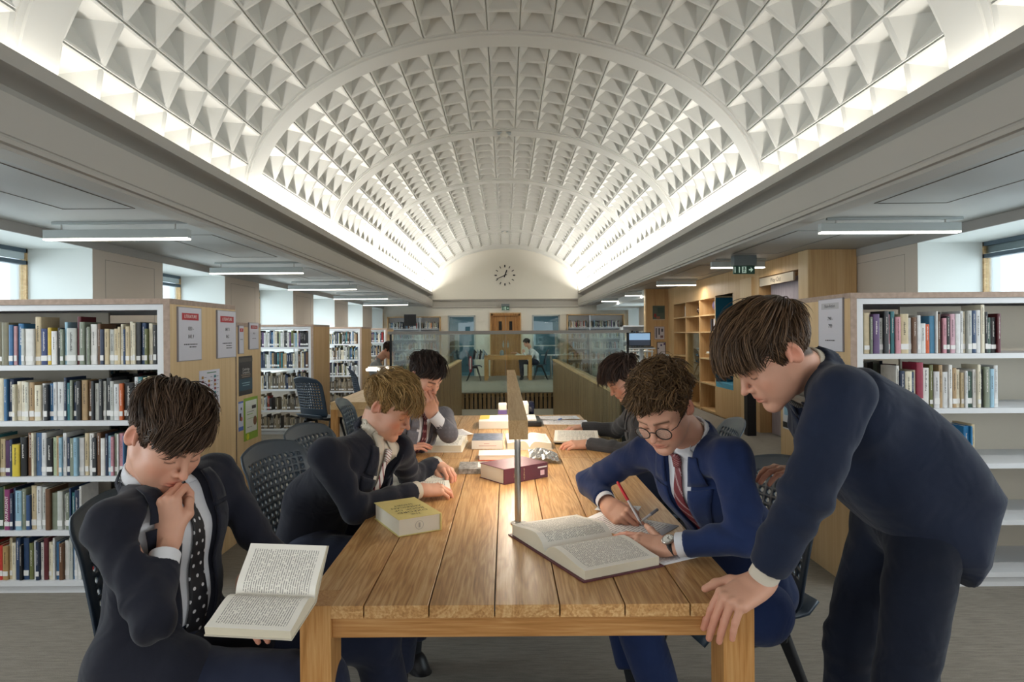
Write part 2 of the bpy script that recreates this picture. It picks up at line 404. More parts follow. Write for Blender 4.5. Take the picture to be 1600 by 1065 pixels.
# ---- cove, cornice and beam, both sides
for s, nm in ((-1, 'left'), (1, 'right')):
    prof = [(2.75, 2.98), (2.70, 2.76), (2.50, 2.76), (2.485, 2.846), (2.46, 2.846), (2.455, 2.76), (2.47, 2.755), (2.50, 2.748),
            (2.56, 2.742), (2.61, 2.72), (2.63, 2.69), (2.61, 2.655), (2.56, 2.635), (2.485, 2.625), (2.485, 2.605), (2.465, 2.60), (2.465, 2.575), (2.45, 2.57),
            (2.45, 2.405), (2.458, 2.40), (2.458, 2.393), (2.45, 2.388), (2.45, 2.362), (2.475, 2.358), (2.475, 2.335), (2.62, 2.335), (2.62, 2.358), (2.70, 2.36), (2.70, ZC+.02)]
    b = MB(); b.sweep_y([(s*x, z) for x, z in prof], YB, DB); struct(b.build('trim_%d' % (20 if s < 0 else 21), M['beam'], smooth=25))
    # aisle ceiling, window-bay soffits with the fascia step
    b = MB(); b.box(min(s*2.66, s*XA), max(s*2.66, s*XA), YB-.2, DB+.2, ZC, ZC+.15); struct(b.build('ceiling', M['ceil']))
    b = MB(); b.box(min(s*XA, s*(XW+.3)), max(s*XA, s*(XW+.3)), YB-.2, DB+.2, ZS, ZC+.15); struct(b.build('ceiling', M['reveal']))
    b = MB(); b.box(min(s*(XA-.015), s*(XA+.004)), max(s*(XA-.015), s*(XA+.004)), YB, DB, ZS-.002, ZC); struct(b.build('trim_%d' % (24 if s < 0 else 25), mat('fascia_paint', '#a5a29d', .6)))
    # shallow raised ceiling panels and a perforated strip
    for k in range(0, 6):
        y = 3.1+RIB*k; b = MB()
        for (x0, x1, yy0, yy1) in ((2.80, 3.35, y, y+1.75), ):
            x0, x1 = sorted((s*x0, s*x1)); t = .006
            b.box(x0, x1, yy0, yy0+t, ZC-.004, ZC+.001); b.box(x0, x1, yy1-t, yy1, ZC-.004, ZC+.001); b.box(x0, x0+t, yy0, yy1, ZC-.004, ZC+.001); b.box(x1-t, x1, yy0, yy1, ZC-.004, ZC+.001)
        struct(b.build('trim_%d' % (30+k), mat('panel_joint', '#85827d', .6)))
    # wall with piers; sill 0.75
    b = MB()
    xo = s*(XW+.09); xi = s*XA; xs = sorted((xi, xo))
    pe = [6.41+RIB*k for k in range(-4, 6)]
    for y in pe: b.box(xs[0], xs[1], max(y, YB), min(y+1.31, DB), 0, ZS+.01)
    struct(b.build('wall_'+nm, M['pier']))
    # shallow recessed panel line on each pier, reveals lining, sill wall
    b = MB()
    for y in pe:
        for yy in (y-.003, y+1.31-.001):
            x0, x1 = sorted((s*(XA+.002), s*(XW+.08))); b.box(x0, x1, yy, yy+.004, .75, ZS)
    x0, x1 = sorted((s*(XW-.02), s*(XW+.28)))
    b.box(x0, x1, YB, DB, 0, .75)
    x0, x1 = sorted((s*XA, s*(XW+.0)))
    b.box(x0, x1, YB, DB, .70, .752)
    b.box(min(s*(XA+.01), s*(XA+.03)), max(s*(XA+.01), s*(XA+.03)), YB, DB, 0, .70)
    struct(b.build('wall_'+nm, M['reveal']))
    b = MB(); x0, x1 = sorted((s*(XA-.0015), s*(XA+.002)))
    for y in pe[4:]: b.box(x0, x1, y+.20, y+.206, .8, 2.20); b.box(x0, x1, y+1.12, y+1.126, .8, 2.20); b.box(x0, x1, y+.20, y+1.126, 2.197, 2.203)
    struct(b.build('trim_%d' % (60 if s < 0 else 61), mat('panel_groove', '#a3988c', .8)))
    wn = 0
    for k, y in enumerate(pe[:-1]):
        y0, y1 = y+1.31, y+RIB
        if y1 < 2: continue
        wn += 1; x = s*XW; fr = .022
        w = MB(); xa, xb = sorted((x, x+s*.06))
        w.box(xa, xb, y0, y0+fr, .75, ZS); w.box(xa, xb, y1-fr, y1, .75, ZS); w.box(xa, xb, y0, y1, .75, .80)
        ym = (y0+y1)/2; w.box(xa, xb, ym-.015, ym+.015, .75, ZS)
        w.box(xa, xb, y0, y1, ZS-.04, ZS, 1); w.box(xa, xb, y0, y1, ZS-.16, ZS-.12, 1)
        wo = struct(w.build('window_%d' % (wn+(0 if s < 0 else 20)), [M['plyh'], mat('dark_frame', '#4a5a66', .5)]))
        g = MB(); g.box(xa+.02, xa+.026, y0+fr, y1-fr, .80, ZS-.04); g.build('pane', M['glassd'], wo)
        bl = MB(); bl.box(xa+.032, xa+.042, y0+fr, y1-fr, ZS-.11, ZS-.04); bl.build('roller_blind', mat('blind_fabric', '#c6d2d6', .8), wo)
# ---- far wall with lunette, cornice, doors
b = MB(); ZD = 2.12
def wallbox(x0, x1, z0, z1): b.box(x0, x1, DB, DB+.2, z0, z1)
ops = [(-1.95, -1.02, 2.06), (-.50, .50, 2.06), (.90, 1.84, 2.06)]
xs = [-XW-.3]
for o_ in ops:
    wallbox(xs[-1], o_[0], 0, 2.6); wallbox(o_[0], o_[1], o_[2], 2.6); xs.append(o_[1])
wallbox(xs[-1], XW+.3, 0, 2.6); wallbox(-XW-.3, XW+.3, 2.6, 4.9)
struct(b.build('wall_back', M['cream']))
b = MB()
prof = [(0, 2.60), (.10, 2.60), (.10, 2.57), (.06, 2.55), (.04, 2.50), (.04, 2.36), (.055, 2.35), (.055, 2.32), (0, 2.31)]
n = len(prof); vs = [(x, DB-p, z) for x in (-2.46, 2.46) for p, z in prof]
b.add(vs, [(i, i+1, n+i+1, n+i) for i in range(n-1)]); struct(b.build('trim_40', M['beam']))
struct(arch_band(DB-.14, DB, -.10, .03, a=VA, bb=VBH).build('trim_41', M['vault'], smooth=35))
b = MB(); b.box(-XW-.3, XW+.3, YB-.2, YB, 0, 2.6); b.box(-2.75, 2.75, YB-.2, YB, 2.6, 4.7); struct(b.build('wall_front', M['cream']))
# lobby behind the far openings
b = MB(); b.box(-4, 4, DB+2.4, DB+2.5, 0, 2.5); b.box(-4, 4, DB+.2, DB+2.5, -.1, 0); b.box(-4, 4, DB+.2, DB+2.5, 2.4, 2.5); b.box(-4.1, -4, DB+.2, DB+2.5, 0, 2.5); b.box(4, 4.1, DB+.2, DB+2.5, 0, 2.5)
struct(b.build('wall_lobby', mat('lobby_paint', '#9fb4b8', .8)))
area('lobby_ceiling_light', (0, DB+1.3, 2.38), (0,0,0), 4, .8, 22, (.75, .93, 1.0))
for k, (x0, x1, z1) in enumerate(ops):
    if k == 1: continue
    f = MB(); t = .05
    f.box(x0, x0+t, DB-.03, DB+.08, 0, z1); f.box(x1-t, x1, DB-.03, DB+.08, 0, z1); f.box(x0, x1, DB-.03, DB+.08, z1-t, z1); f.box(x0, x1, DB-.01, DB+.05, 1.0, 1.04)
    wo = struct(f.build('window_%d' % (40+k), M['lamp']))
    g = MB(); g.box(x0+t, x1-t, DB+.02, DB+.028, .02, z1-t); g.build('pane', glass('tinted_lobby_glass', (.62, .74, .78), 1.3), wo)
f = MB(); x0, x1, z1 = ops[1]
f.box(x0, x0+.07, DB-.04, DB+.1, 0, z1+.05); f.box(x1-.07, x1, DB-.04, DB+.1, 0, z1+.05); f.box(x0, x1, DB-.04, DB+.1, z1-.02, z1+.05)
f.box(x0-.03, x0, DB-.05, DB, 0, z1+.08, 1); f.box(x1, x1+.03, DB-.05, DB, 0, z1+.08, 1); f.box(x0, x1, DB-.05, DB, z1+.05, z1+.08, 1)
dd = struct(f.build('door_1', [M['door'], M['ply']]))
for sx, xa, xb in ((-1, x0+.07, -.003), (1, .003, x1-.07)):
    g = MB(); g.box(xa, xb, DB+.03, DB+.075, .01, z1-.02); lf = g.build('door_leaf', M['door'], dd)
    h = MB(); xx = sx*.08; h.tube([(xx, DB-.02, .95), (xx, DB-.02, 1.20)], .012); h.box(xx-.03, xx+.03, DB+.024, DB+.031, .98, 1.12); h.build('pull_handle', M['steel'], lf)
    g = MB(); g.box(xx*2.2-.05, xx*2.2+.05, DB+.022, DB+.03, 1.55, 1.85); g.build('vision_panel', M['dark'], lf)
# ================================================================ BOOKCASES AND BOOKS
rnd = random.Random(11)
BOOKC = [('cream', '#d9d2bd'), ('white', '#dcdcda'), ('white', '#d2d4d6'), ('pale grey', '#b9bcb8'), ('black', '#1d1e21'), ('charcoal', '#33363a'),
         ('navy blue', '#26344f'), ('dark blue', '#2b4468'), ('mid blue', '#3e6c96'), ('light blue', '#8fb4c9'), ('maroon', '#5b2129'), ('red', '#a5322d'),
         ('orange', '#c4622e'), ('yellow', '#d3b53c'), ('olive green', '#6b7045'), ('dark green', '#2e4a3d'), ('pale green', '#a9b79a'), ('purple', '#5d4470'),
         ('pink', '#c58b98'), ('tan', '#a98d68'), ('brown', '#6b4c36'), ('beige', '#c9b998'), ('grey-green', '#7f8878'), ('teal', '#2f6f78')]
BM = {}
def bmat_(nm, hx):
    if hx not in BM: BM[hx] = mat('book_cover_'+nm.replace(' ', '_').replace('-', '_'), hx, .45, var=.08, vs=30)
    return BM[hx]
M['pagecut'] = mat('page_edges', '#d8cfb9', .9, bump=(700, .3, .0006))
M['slab'] = mat('spine_sticker', '#e6e6e6', .6)
WT = {False: [9,9,8,7,7,7,6,4,3,3,4,2,1,1,3,2,2,1,1,5,4,8,5,2]}[False]
NB = [0]
TIERW = ['top', 'second', 'third', 'fourth', 'bottom']
def ordw(n):
    base = ['first','second','third','fourth','fifth','sixth','seventh','eighth','ninth','tenth','eleventh','twelfth','thirteenth','fourteenth','fifteenth','sixteenth','seventeenth','eighteenth','nineteenth','twentieth']
    if n <= 20: return base[n-1]
    tens = {2: 'twenty', 3: 'thirty', 4: 'forty', 5: 'fifty', 6: 'sixty'}
    return tens[n//10]+('' if n % 10 == 0 else '-'+base[n % 10-1]) if n % 10 else {2:'twentieth',3:'thirtieth',4:'fortieth',5:'fiftieth'}[n//10]
def book_geo(mb, t, h, d, T=None, mc=0, mp=1):
    """standing book, spine towards -Y at y=0, x 0..t"""
    r = min(t*.25, .006); c = .0016
    mb.box(0, c, r*.6, d, 0, h, mc, T); mb.box(t-c, t, r*.6, d, 0, h, mc, T)
    pr = [(0, r*.6), (t*.12, r*.15), (t*.3, 0), (t*.7, 0), (t*.88, r*.15), (t, r*.6)]
    vs = [(x, y, z) for z in (0, h) for x, y in pr]; n = len(pr)
    mb.add(vs, [(i, i+1, n+i+1, n+i) for i in range(n-1)]+[tuple(range(n))[::-1], tuple(range(n, 2*n))], mc, T)
    mb.box(c, t-c, r*.6, d-.004, .003, h-.003, mp, T)
def single_book(x, y, z, t, h, d, lean, ci, label, group, title=None):
    nm, hx = BOOKC[ci] if isinstance(ci, int) else ci
    T = Matrix.Translation((x, y, z)) @ Matrix.Rotation(lean, 4, 'Y')
    mb = MB(); book_geo(mb, t, h, d, T); o = mb.build('book', [bmat_(nm, hx), M['pagecut']], None)
    tag(o, label, 'book', group)
    if rnd.random() < .62 and t > .012:
        q = MB(); q.box(.0015, t-.0015, -.0012, .003, .022, .022+rnd.uniform(.022, .032), 0, T); q.build('spine_label', M['slab'], o)
    lum = sum(lin(hx))/3; im = M['inkw'] if lum < .25 else M['ink']
    if title:
        vs, fs = text_geo(title, t*.75, (0,0,1), (-1,0,0), (t/2, -.0008, h*.52), 'CENTER', .0006)
        vs = [T @ v for v in vs]; q = MB(); q.add(vs, fs); q.build('spine_lettering', im, o)
    elif rnd.random() < .8 and t > .010:
        q = MB(); zz = h*rnd.uniform(.36, .5); e = h*rnd.uniform(.8, .95); w0, w1 = t*.38, t*.62
        while zz < e:
            l = rnd.uniform(.002, .006); q.box(w0, w1-rnd.uniform(0, .15)*t, -.0006, .002, zz, zz+l*.55, 0, T); zz += l
        q.build('spine_lettering', im, o)
    NB[0] += 1
    return o
STUFF = {}
def stuff_books(x0, x1, y, z, hmax, depth, face=-1, lean_p=.06, pal=None):
    """rows too small or hidden to count: collected into one object"""
    x = x0
    while x < x1-.012:
        t = rnd.uniform(.012, .034); t = min(t, x1-x)
        h = min(hmax, rnd.uniform(.62, .93)*hmax); hx = (rnd.choice(pal) if pal else rnd.choices(BOOKC, WT)[0][1])
        mb = STUFF.setdefault(hx, MB()); a, b_ = (y, y+depth) if face < 0 else (y-depth, y)
        mb.box(x, x+t-.0012, a, b_, z, z+h)
        if rnd.random() < .6:
            yy = a-.001 if face < 0 else b_; STUFF.setdefault('#e6e6e6', MB()).box(x+.002, x+t-.003, yy, yy+.001, z+.02, z+.045)
        if face < 0 and rnd.random() < .6:
            STUFF.setdefault('#cfcabf' if sum(lin(hx)) < .8 else '#3a3838', MB()).box(x+t*.35, x+t*.6, a-.001, a, z+h*.45, z+h*.85)
        x += t
        if rnd.random() < .02: x += rnd.uniform(.02, .08)
def bookcase(name, label, x0, x1, y0, y1, H, tiers, end, panel_m, cat='bookcase', backx=None, group=None, plinth=True, ends2=False):
    """double-sided case: white steel shelves, ply end panel on side `end` (-1 = at x0, +1 = at x1)"""
    e = empty(name, ((x0+x1)/2, (y0+y1)/2, 0), label, cat, group)
    b = MB(); px = (x1-.034, x1) if end > 0 else (x0, x0+.034)
    b.box(px[0], px[1], y0-.012, y1+.012, 0, H-.03); b.build('end_panel', panel_m, e, bevel=.001)
    b = MB(); b.box(px[0]-.0005, px[1]+.0005, y0-.0135, y0-.011, 0, H-.03); b.build('panel_edge', M['edge'], e)
    if ends2:
        b = MB(); qx = (x0, x0+.034) if end > 0 else (x1-.034, x1); b.box(qx[0], qx[1], y0-.012, y1+.012, 0, H-.03); b.build('end_panel', panel_m, e)
    b = MB(); b.box(x0, x1, y0-.012, y1+.012, H-.03, H); b.build('top_board', M['edge'], e, bevel=.001)
    ux = (px[0]-.04, px[0]) if end > 0 else (px[1], px[1]+.04)
    for (ya, yb) in ((y0, y0+.03), (y1-.03, y1)):
        b = MB(); b.box(ux[0], ux[1], ya-.0015, yb+.0015, 0, H-.031); b.build('upright', M['shelf'], e)
    ox = (x0+.034 if ends2 else x0, x0+.06) if end > 0 else (x1-.06, x1-.034 if ends2 else x1)
    b = MB(); b.box(ox[0], ox[1], y0-.0015, y1+.0015, 0, H-.031); b.build('upright', M['shelf'], e)
    xa, xb = (x0+.0, px[0]) if end > 0 else (px[1], x1)
    b = MB(); b.box(xa, xb, y0, y0+.02, H-.062, H-.031); b.build('top_rail', M['shelf'], e); b = MB(); b.box(xa, xb, y1-.02, y1, H-.062, H-.031); b.build('top_rail', M['shelf'], e)
    for i, z in enumerate(tiers):
        b = MB(); b.box(xa, xb, y0, y1, z-.028, z); b.build('shelf', M['shelf'], e)
    if plinth:
        b = MB(); b.box(xa, xb, y0+.015, y1-.015, 0, tiers[-1]-.035); b.build('plinth', M['shelf'], e)
    ym = (y0+y1)/2
    if backx:
        b = MB(); b.box(min(backx), max(backx), ym-.008, ym+.008, tiers[-1], H-.06); b.build('back_panel', mat('back_panel', '#c9c1b2', .6), e)
    return e
LT = [1.25, .945, .64, .345, .07]; RT = [1.28, .98, .677, .367, .083]
bookcase('bookcase', 'white steel bookcase with plywood end panel bearing two red-headed signs', -4.05, -1.83, 3.50, 4.32, 1.61, LT, 1, M['plypale'], backx=(-4.0, -2.42))
bookcase('bookcase', 'white steel bookcase behind the leaning boy, plywood end with grey-headed signs', 1.88, 4.05, 3.50, 4.37, 1.615, RT, -1, M['plypale'], backx=(2.42, 4.0))
bookcase('bookcase', 'lower plywood-ended bookcase with dark poster and green leaflet on its end', -4.05, -1.83, 4.36, 4.77, 1.495, [1.15, .80, .45, .10], 1, M['plypale'])
FT = [1.245, .945, .645, .345, .08]
for k, (ya, lab) in enumerate(((9.13, 'nearest of the three bookcases in line down the left aisle'), (12.2, 'middle bookcase of three in line down the left aisle'), (14.8, 'farthest visible bookcase down the left aisle, behind the grey-shirted boy'))):
    bookcase('bookcase', 'white '+lab if k == 0 else lab, -4.02, -2.74, ya, ya+.82, 1.565, FT, 1, M['ply'], group='bookcases down the left aisle')
# ---- individual books, near cases
def row(x0, x1, y, z, hmax, side, tier, case, fill=1.0, dens=.0215, lean_last=True, spec=None, from_right=True):
    x = x0; items = []
    spec = spec or {}
    while x < x1-.01:
        t = min(max(rnd.gauss(dens, .007), .009), .045)
        if rnd.random() < .06: t *= 1.5
        if x+t > x1: break
        k = len(items); sp = spec.get(k)
        h = min(hmax-.02, rnd.choice([.198, .205, .215, .228, .235]) * rnd.uniform(.97, 1.03)); ci = rnd.choices(range(len(BOOKC)), WT)[0]
        if rnd.random() < .07: h = hmax-.035; t = max(t, .02)
        if sp: t, h, ci = sp[0], sp[1], sp[2]
        items.append([x, t, h, ci, sp[3] if sp and len(sp) > 3 else None]); x += t+.0012
    n = len(items)
    for k, (xx, t, h, ci, ttl) in enumerate(items):
        q = n-k if from_right else k+1
        nm = BOOKC[ci][0] if isinstance(ci, int) else ci[0]
        lab = '%s book, %s from the %s, on the %s shelf of the %s bookcase' % (nm, ordw(q), 'right' if from_right else 'left', TIERW[tier], case)
        single_book(xx, y+rnd.uniform(.008, .03), z+.001, t, h, rnd.uniform(.13, .17), 0, ci, lab, 'books on the %s shelf of the %s bookcase' % (TIERW[tier], case), ttl)
c = lambda i: i
XL0 = -2.83
row(XL0, -1.912, 3.50, LT[0], .30, -1, 0, 'left-hand', spec={1: (.040, .235, ('brown-green', '#6f6a55')), 2: (.040, .235, ('brown-green', '#77725c')), 3: (.024, .222, ('mid blue', '#2f618f')), 4: (.018, .215, ('pink', '#b58a90')), 5: (.03, .228, ('mid blue', '#2f6a9a')), 9: (.036, .20, ('navy blue', '#28386b')), 10: (.02, .205, ('yellow', '#cdae3e')), 11: (.03, .185, ('white', '#dcdcdc'))})
row(XL0, -1.912, 3.50, LT[1], .27, -1, 1, 'left-hand', spec={5: (.024, .215, ('cream', '#ddd6c2')), 6: (.026, .215, ('cream', '#d6cfbd')), 7: (.022, .21, ('pale grey', '#c9c8bb'))})
row(XL0, -1.912, 3.50, LT[2], .27, -1, 2, 'left-hand', spec={3: (.030, .195, ('purple', '#4c2a55')), 5: (.040, .175, ('yellow', '#cfb838')), 6: (.034, .215, ('black', '#1b1c1e')), 9: (.03, .235, ('mid blue', '#5577a0'))})
row(XL0, -2.30, 3.50, LT[3], .26, -1, 3, 'left-hand', spec={4: (.030, .222, ('magenta', '#8a3a6c'), 'MAUPASSANT'), 9: (.02, .19, ('dark blue', '#33507c'))}, dens=.02, from_right=False)
row(XL0, -2.20, 3.50, LT[4], .25, -1, 4, 'left-hand', spec={2: (.022, .19, ('red', '#c0392f')), 3: (.03, .185, ('tan', '#a88b5c'))}, dens=.02, from_right=False)
row(1.955, 2.725, 3.50, RT[0], .30, 1, 0, 'right-hand', spec={14: (.024, .16, ('orange', '#cc5a2c')), 13: (.03, .165, ('white', '#cfd2d2')), 15: (.03, .205, ('light blue', '#4a86ab')), 21: (.026, .215, ('pink', '#c7a0ae'))})
row(2.15, 2.72, 3.50, RT[1], .27, 1, 1, 'right-hand', spec={5: (.036, .25, ('dark red', '#8e2740')), 8: (.03, .2, ('white', '#cfcfd2'))})
row(2.50, 2.60, 3.50, RT[2], .26, 1, 2, 'right-hand', spec={0: (.02, .14, ('yellow', '#c9b34a')), 1: (.03, .20, ('bright blue', '#2275ad')), 2: (.008, .2, ('bright blue', '#2a80b8'))})
row(1.96, 2.10, 3.50, RT[4], .26, 1, 4, 'right-hand', from_right=False)
row(2.50, 2.64, 3.50, RT[4], .26, 1, 4, 'right-hand')
tag(single_book(-2.02, 3.475, LT[1]+.002, .112, .17, .012, 0, ('grey', '#7d7f80'), 'grey book displayed face out with a painted cover, on the second shelf', None), None)
# ---- far left case: front row individually while the count lasts
for tier in range(2):
    x = -3.60
    n = 0
    while x < -2.84 and NB[0] < 300:
        t = rnd.uniform(.018, .034); ci = rnd.choices(range(len(BOOKC)), [3,5,6,3,8,6,6,6,5,5,3,2,1,1,2,3,2,3,1,2,2,2,2,3])[0]; n += 1
        single_book(x, 9.15, FT[tier]+.001, t, rnd.uniform(.19, .24), .15, 0, ci, '%s book, %s from the left on the %s shelf of the nearest aisle bookcase' % (BOOKC[ci][0], ordw(n), TIERW[tier]), 'books in the nearest bookcase of the left aisle'); x += t+.001
print('individual books', NB[0])
PB = ['#7d6f5c', '#8b7d68', '#6b6152', '#95886f', '#5b5347', '#4c4a48', '#a0957f']
stuff_books(-4.0, -3.61, 9.15, FT[0], .27, .16); stuff_books(-4.0, -3.61, 9.15, FT[1], .27, .16)
stuff_books(-3.98, -3.40, 9.15, FT[2], .27, .16); stuff_books(-3.39, -2.83, 9.15, FT[2], .27, .16, pal=PB+['#26344f', '#222'+'428'])
stuff_books(-3.98, -3.35, 9.15, FT[3], .26, .16); stuff_books(-3.3, -2.83, 9.15, FT[3], .24, .16, pal=PB)
stuff_books(-3.9, -2.83, 9.15, FT[4], .22, .16, pal=PB)
for ya in (12.2, 14.8):
    for i, z in enumerate(FT): stuff_books(-3.98, -2.83, ya+.02, z, .26, .16, pal=None if i < 3 else PB)
for (x0, x1, y1, tiers) in ((-3.9, -1.93, 4.32, LT), (1.98, 3.9, 4.37, RT)):
    for z in tiers: stuff_books(x0, x1, y1-.02, z, .25, .16, face=1, pal=['#3a3836', '#6b5a4c', '#7f8878', '#5b2129', '#33363a', '#8f8b80', '#3b4a57'])
for (x0, x1, tr) in ((-4.0, XL0-.01, LT),):
    for z in tr: stuff_books(x0, x1, 3.52, z, .25, .15)
for z in [1.15, .80, .45, .10]: stuff_books(-3.9, -1.93, 4.36, z, .24, .15)

# ---- far wall bookcases (single-sided) and the one beside the right aisle
def wallcase(label, x0, x1, y, H, tiers, splits, group=None, frame='ply'):
    e = empty('bookcase', ((x0+x1)/2, y+.15, 0), label, 'bookcase', group)
    b = MB(); b.box(x0, x0+.03, y, y+.3, 0, H); b.box(x1-.03, x1, y, y+.3, 0, H); b.box(x0, x1, y, y+.3, H-.03, H); b.build('carcass', M[frame], e)
    b = MB(); b.box(x0+.03, x1-.03, y+.28, y+.298, 0, H-.03); b.build('back_panel', M['shelf'], e)
    for s_ in splits: b = MB(); b.box(s_-.02, s_+.02, y+.01, y+.28, 0, H-.03); b.build('upright', M['shelf'], e)
    for z in tiers:
        b = MB(); b.box(x0+.03, x1-.03, y+.005, y+.28, z-.03, z); b.build('shelf', M['shelf'], e)
        xs_ = [x0+.05]+[s_+.03 for s_ in splits]; xe_ = [s_-.03 for s_ in splits]+[x1-.05]
        for a, c_ in zip(xs_, xe_): stuff_books(a, c_-rnd.uniform(0, .12), y+.03, z, .26, .16)
wallcase('white and plywood bookcase on the far wall, left of the doors', -3.95, -2.18, DB-.31, 2.02, [1.62, 1.27, .92, .57, .22], [-2.85])
wallcase('white and plywood bookcase on the far wall, right of the doors', 2.06, 3.97, DB-.31, 2.06, [1.62, 1.27, .92, .57, .22], [2.82])
wallcase('bookcase of brown volumes behind the computer stand', 2.80, 3.50, 15.4, 1.60, [1.24, .92, .60, .28], [], frame='shelf')
# one object for every remaining volume
b = MB(); mats_ = []
for hx, mb_ in STUFF.items():
    k = len(mats_); mats_.append(bmat_('plain', hx)); b.add(mb_.v, mb_.f, k)
tag(b.build('shelved_books', mats_), 'rows of small distant and rear-facing books filling the remaining shelves', 'books', kind='stuff')

# ================================================================ SIGNS AND POSTERS
def onpanel(px0, y0, X, sgn): pass
def sign(label, X, ya, yb, z0, z1, side, head=None, headtxt='', nums=(), small=(), frame=True, headm='redband', hink='inkw', cat='sign', name='shelf_sign'):
    """framed sheet on a panel in plane x=X; faces +x if side>0 (left panel) else -x. ya..yb along y"""
    e = empty(name, (X, (ya+yb)/2, z0), label, cat)
    t = .010 if frame else .0015; x0, x1 = sorted((X, X+side*t))
    if frame: b = MB(); b.box(x0, x1, ya, yb, z0, z1); b.build('holder', mat('clear_holder', '#8f8c94', .3), e)
    xs = X+side*(t+.0004); b = MB(); x0, x1 = sorted((X+side*.001, xs)); b.box(x0, x1, ya+.004, yb-.004, z0+.004, z1-.004); b.build('sheet', M['signpaper'], e)
    ax = (0, 1, 0) if side > 0 else (0, -1, 0); W_, H_ = yb-ya, z1-z0; ym = (ya+yb)/2
    def P(u, v): return Vector((xs+side*.0006, ym+(u-.5)*W_*(1 if side > 0 else -1), z0+v*H_))
    if head:
        b = MB(); b.quad(P(.14, head[0]), P(.86, head[0]), P(.86, head[1]), P(.14, head[1])); b.build('heading_band', M[headm], e)
        vs, fs = text_geo(headtxt, H_*.085, ax, (0,0,1), P(.5, (head[0]+head[1])/2+.0), depth=.0006); b = MB(); b.add(vs, fs); b.build('heading', M[hink], e)
    b = MB()
    for txt, v in nums:
        vs, fs = text_geo(txt, H_*.10, ax, (0,0,1), P(.52, v)); b.add(vs, fs)
    for (u0, u1, v) in small:
        u = u0
        while u < u1: l = rnd.uniform(.03, .08); b.quad(P(u, v), P(min(u+l, u1), v), P(min(u+l, u1), v+.018), P(u, v+.018)); u += l+.015
    if b.v: b.build('printing', M['ink'], e)
    return e
XLp, XRp = -1.83, 1.88
def yl(px): return 1.83/((790-px)/1000)
def yr(px): return 1.88/((px-790)/1000)
def zz(px, py, d): return HC-(py+ROLL*(px-790)-522.5)/1000*d
d0, d1 = yl(276), yl(312.5); sign('white sign headed Literature in red, numbered 830, on the near plywood end', XLp, d0, d1, zz(278, 565, d0), zz(276, 478.5, d0), 1, (.76, .89), 'LITERATURE', [('830 -', .60), ('843.9', .45)], [(.22, .8, .30), (.45, .75, .25)])
d0, d1 = yl(337.5), yl(366.5); sign('white sign headed Literature in red, farther one on the near plywood end', XLp, d0, d1, zz(338, 560, d0), zz(337, 484, d0), 1, (.75, .88), 'LITERATURE', [('847.1', .60), ('862', .45)], [(.25, .75, .30), (.45, .75, .25), (.45, .75, .2)])
d0, d1 = yl(366.6)+.0, yl(375); sign('narrow white sign with red heading, left one on the lower case end', XLp, 4.37, 4.45, 1.28, 1.475, 1, (.78, .9), 'LIT', [], [(.2, .8, .5)])
d0, d1 = yl(387.5), yl(402); sign('small white sign with red heading near the far edge of the lower case', XLp, d0, d1, zz(388, 546, d0), zz(388, 503.5, d0), 1, (.77, .89), 'LITERATURE', [('862 -', .6)], [(.3, .7, .4)])
# poster of small pictures
def poster(label, X, ya, yb, z0, z1, side, bg, items, name='poster', border=None):
    e = empty(name, (X, (ya+yb)/2, z0), label, 'poster'); W_, H_ = yb-ya, z1-z0; ym = (ya+yb)/2
    b = MB(); x0, x1 = sorted((X+side*.0002, X+side*.0016)); b.box(x0, x1, ya, yb, z0, z1); b.build('sheet', mat('poster_sheet', bg, .5), e)
    def P(u, v, k=0): return Vector((X+side*(.002+.0003*k), ym+(u-.5)*W_*(1 if side > 0 else -1), z0+v*H_))
    groups = {}
    for it in items:
        if it[0] == 'r': _, u0, u1, v0, v1, hx = it[:6]; groups.setdefault(hx, MB()).quad(P(u0, v0, len(groups)), P(u1, v0, len(groups)), P(u1, v1, len(groups)), P(u0, v1, len(groups)))
        elif it[0] == 't':
            _, txt, u, v, sz, hx = it; vs, fs = text_geo(txt, sz*H_, (0, 1, 0) if side > 0 else (0, -1, 0), (0,0,1), P(u, v, 6)); groups.setdefault(hx, MB()).add(vs, fs)
        elif it[0] == 'c':
            _, u, v, r, hx = it; pts = [P(u+r*math.cos(2*PI*k/16)*H_/W_, v+r*math.sin(2*PI*k/16), 3) for k in range(16)]; groups.setdefault(hx, MB()).add(pts, [tuple(range(16))])
    for hx, mb_ in groups.items(): mb_.build('printing', mat('print_'+hx[1:], hx, .5), e)
    return e
d0, d1 = yl(310.5), yl(342.5); its = []
for i in range(9):
    for j in range(3):
        if rnd.random() < .85: u = .1+j*.3; v = .1+i*.09; its.append(('r', u, u+.09, v, v+.055, rnd.choice(['#2d2b35', '#2d2b35', '#8a2f3c', '#3c5b8a', '#b0803c', '#2e7d86'])))
        its.append(('r', .21+j*.3, .27+j*.3+rnd.uniform(0, .07), .12+i*.09, .13+i*.09, '#55525c'))
its += [('r', .35, .8, .93, .95, '#4b7a52'), ('r', .62, .8, .22, .27, '#b33a35')]
poster('white poster of small coloured pictures taped below the red-headed signs', XLp, d0, d1, zz(311, 653, d0), zz(311, 579.5, d0), 1, '#d5d2dc', its)
d0, d1 = yl(372.5), yl(393.5)
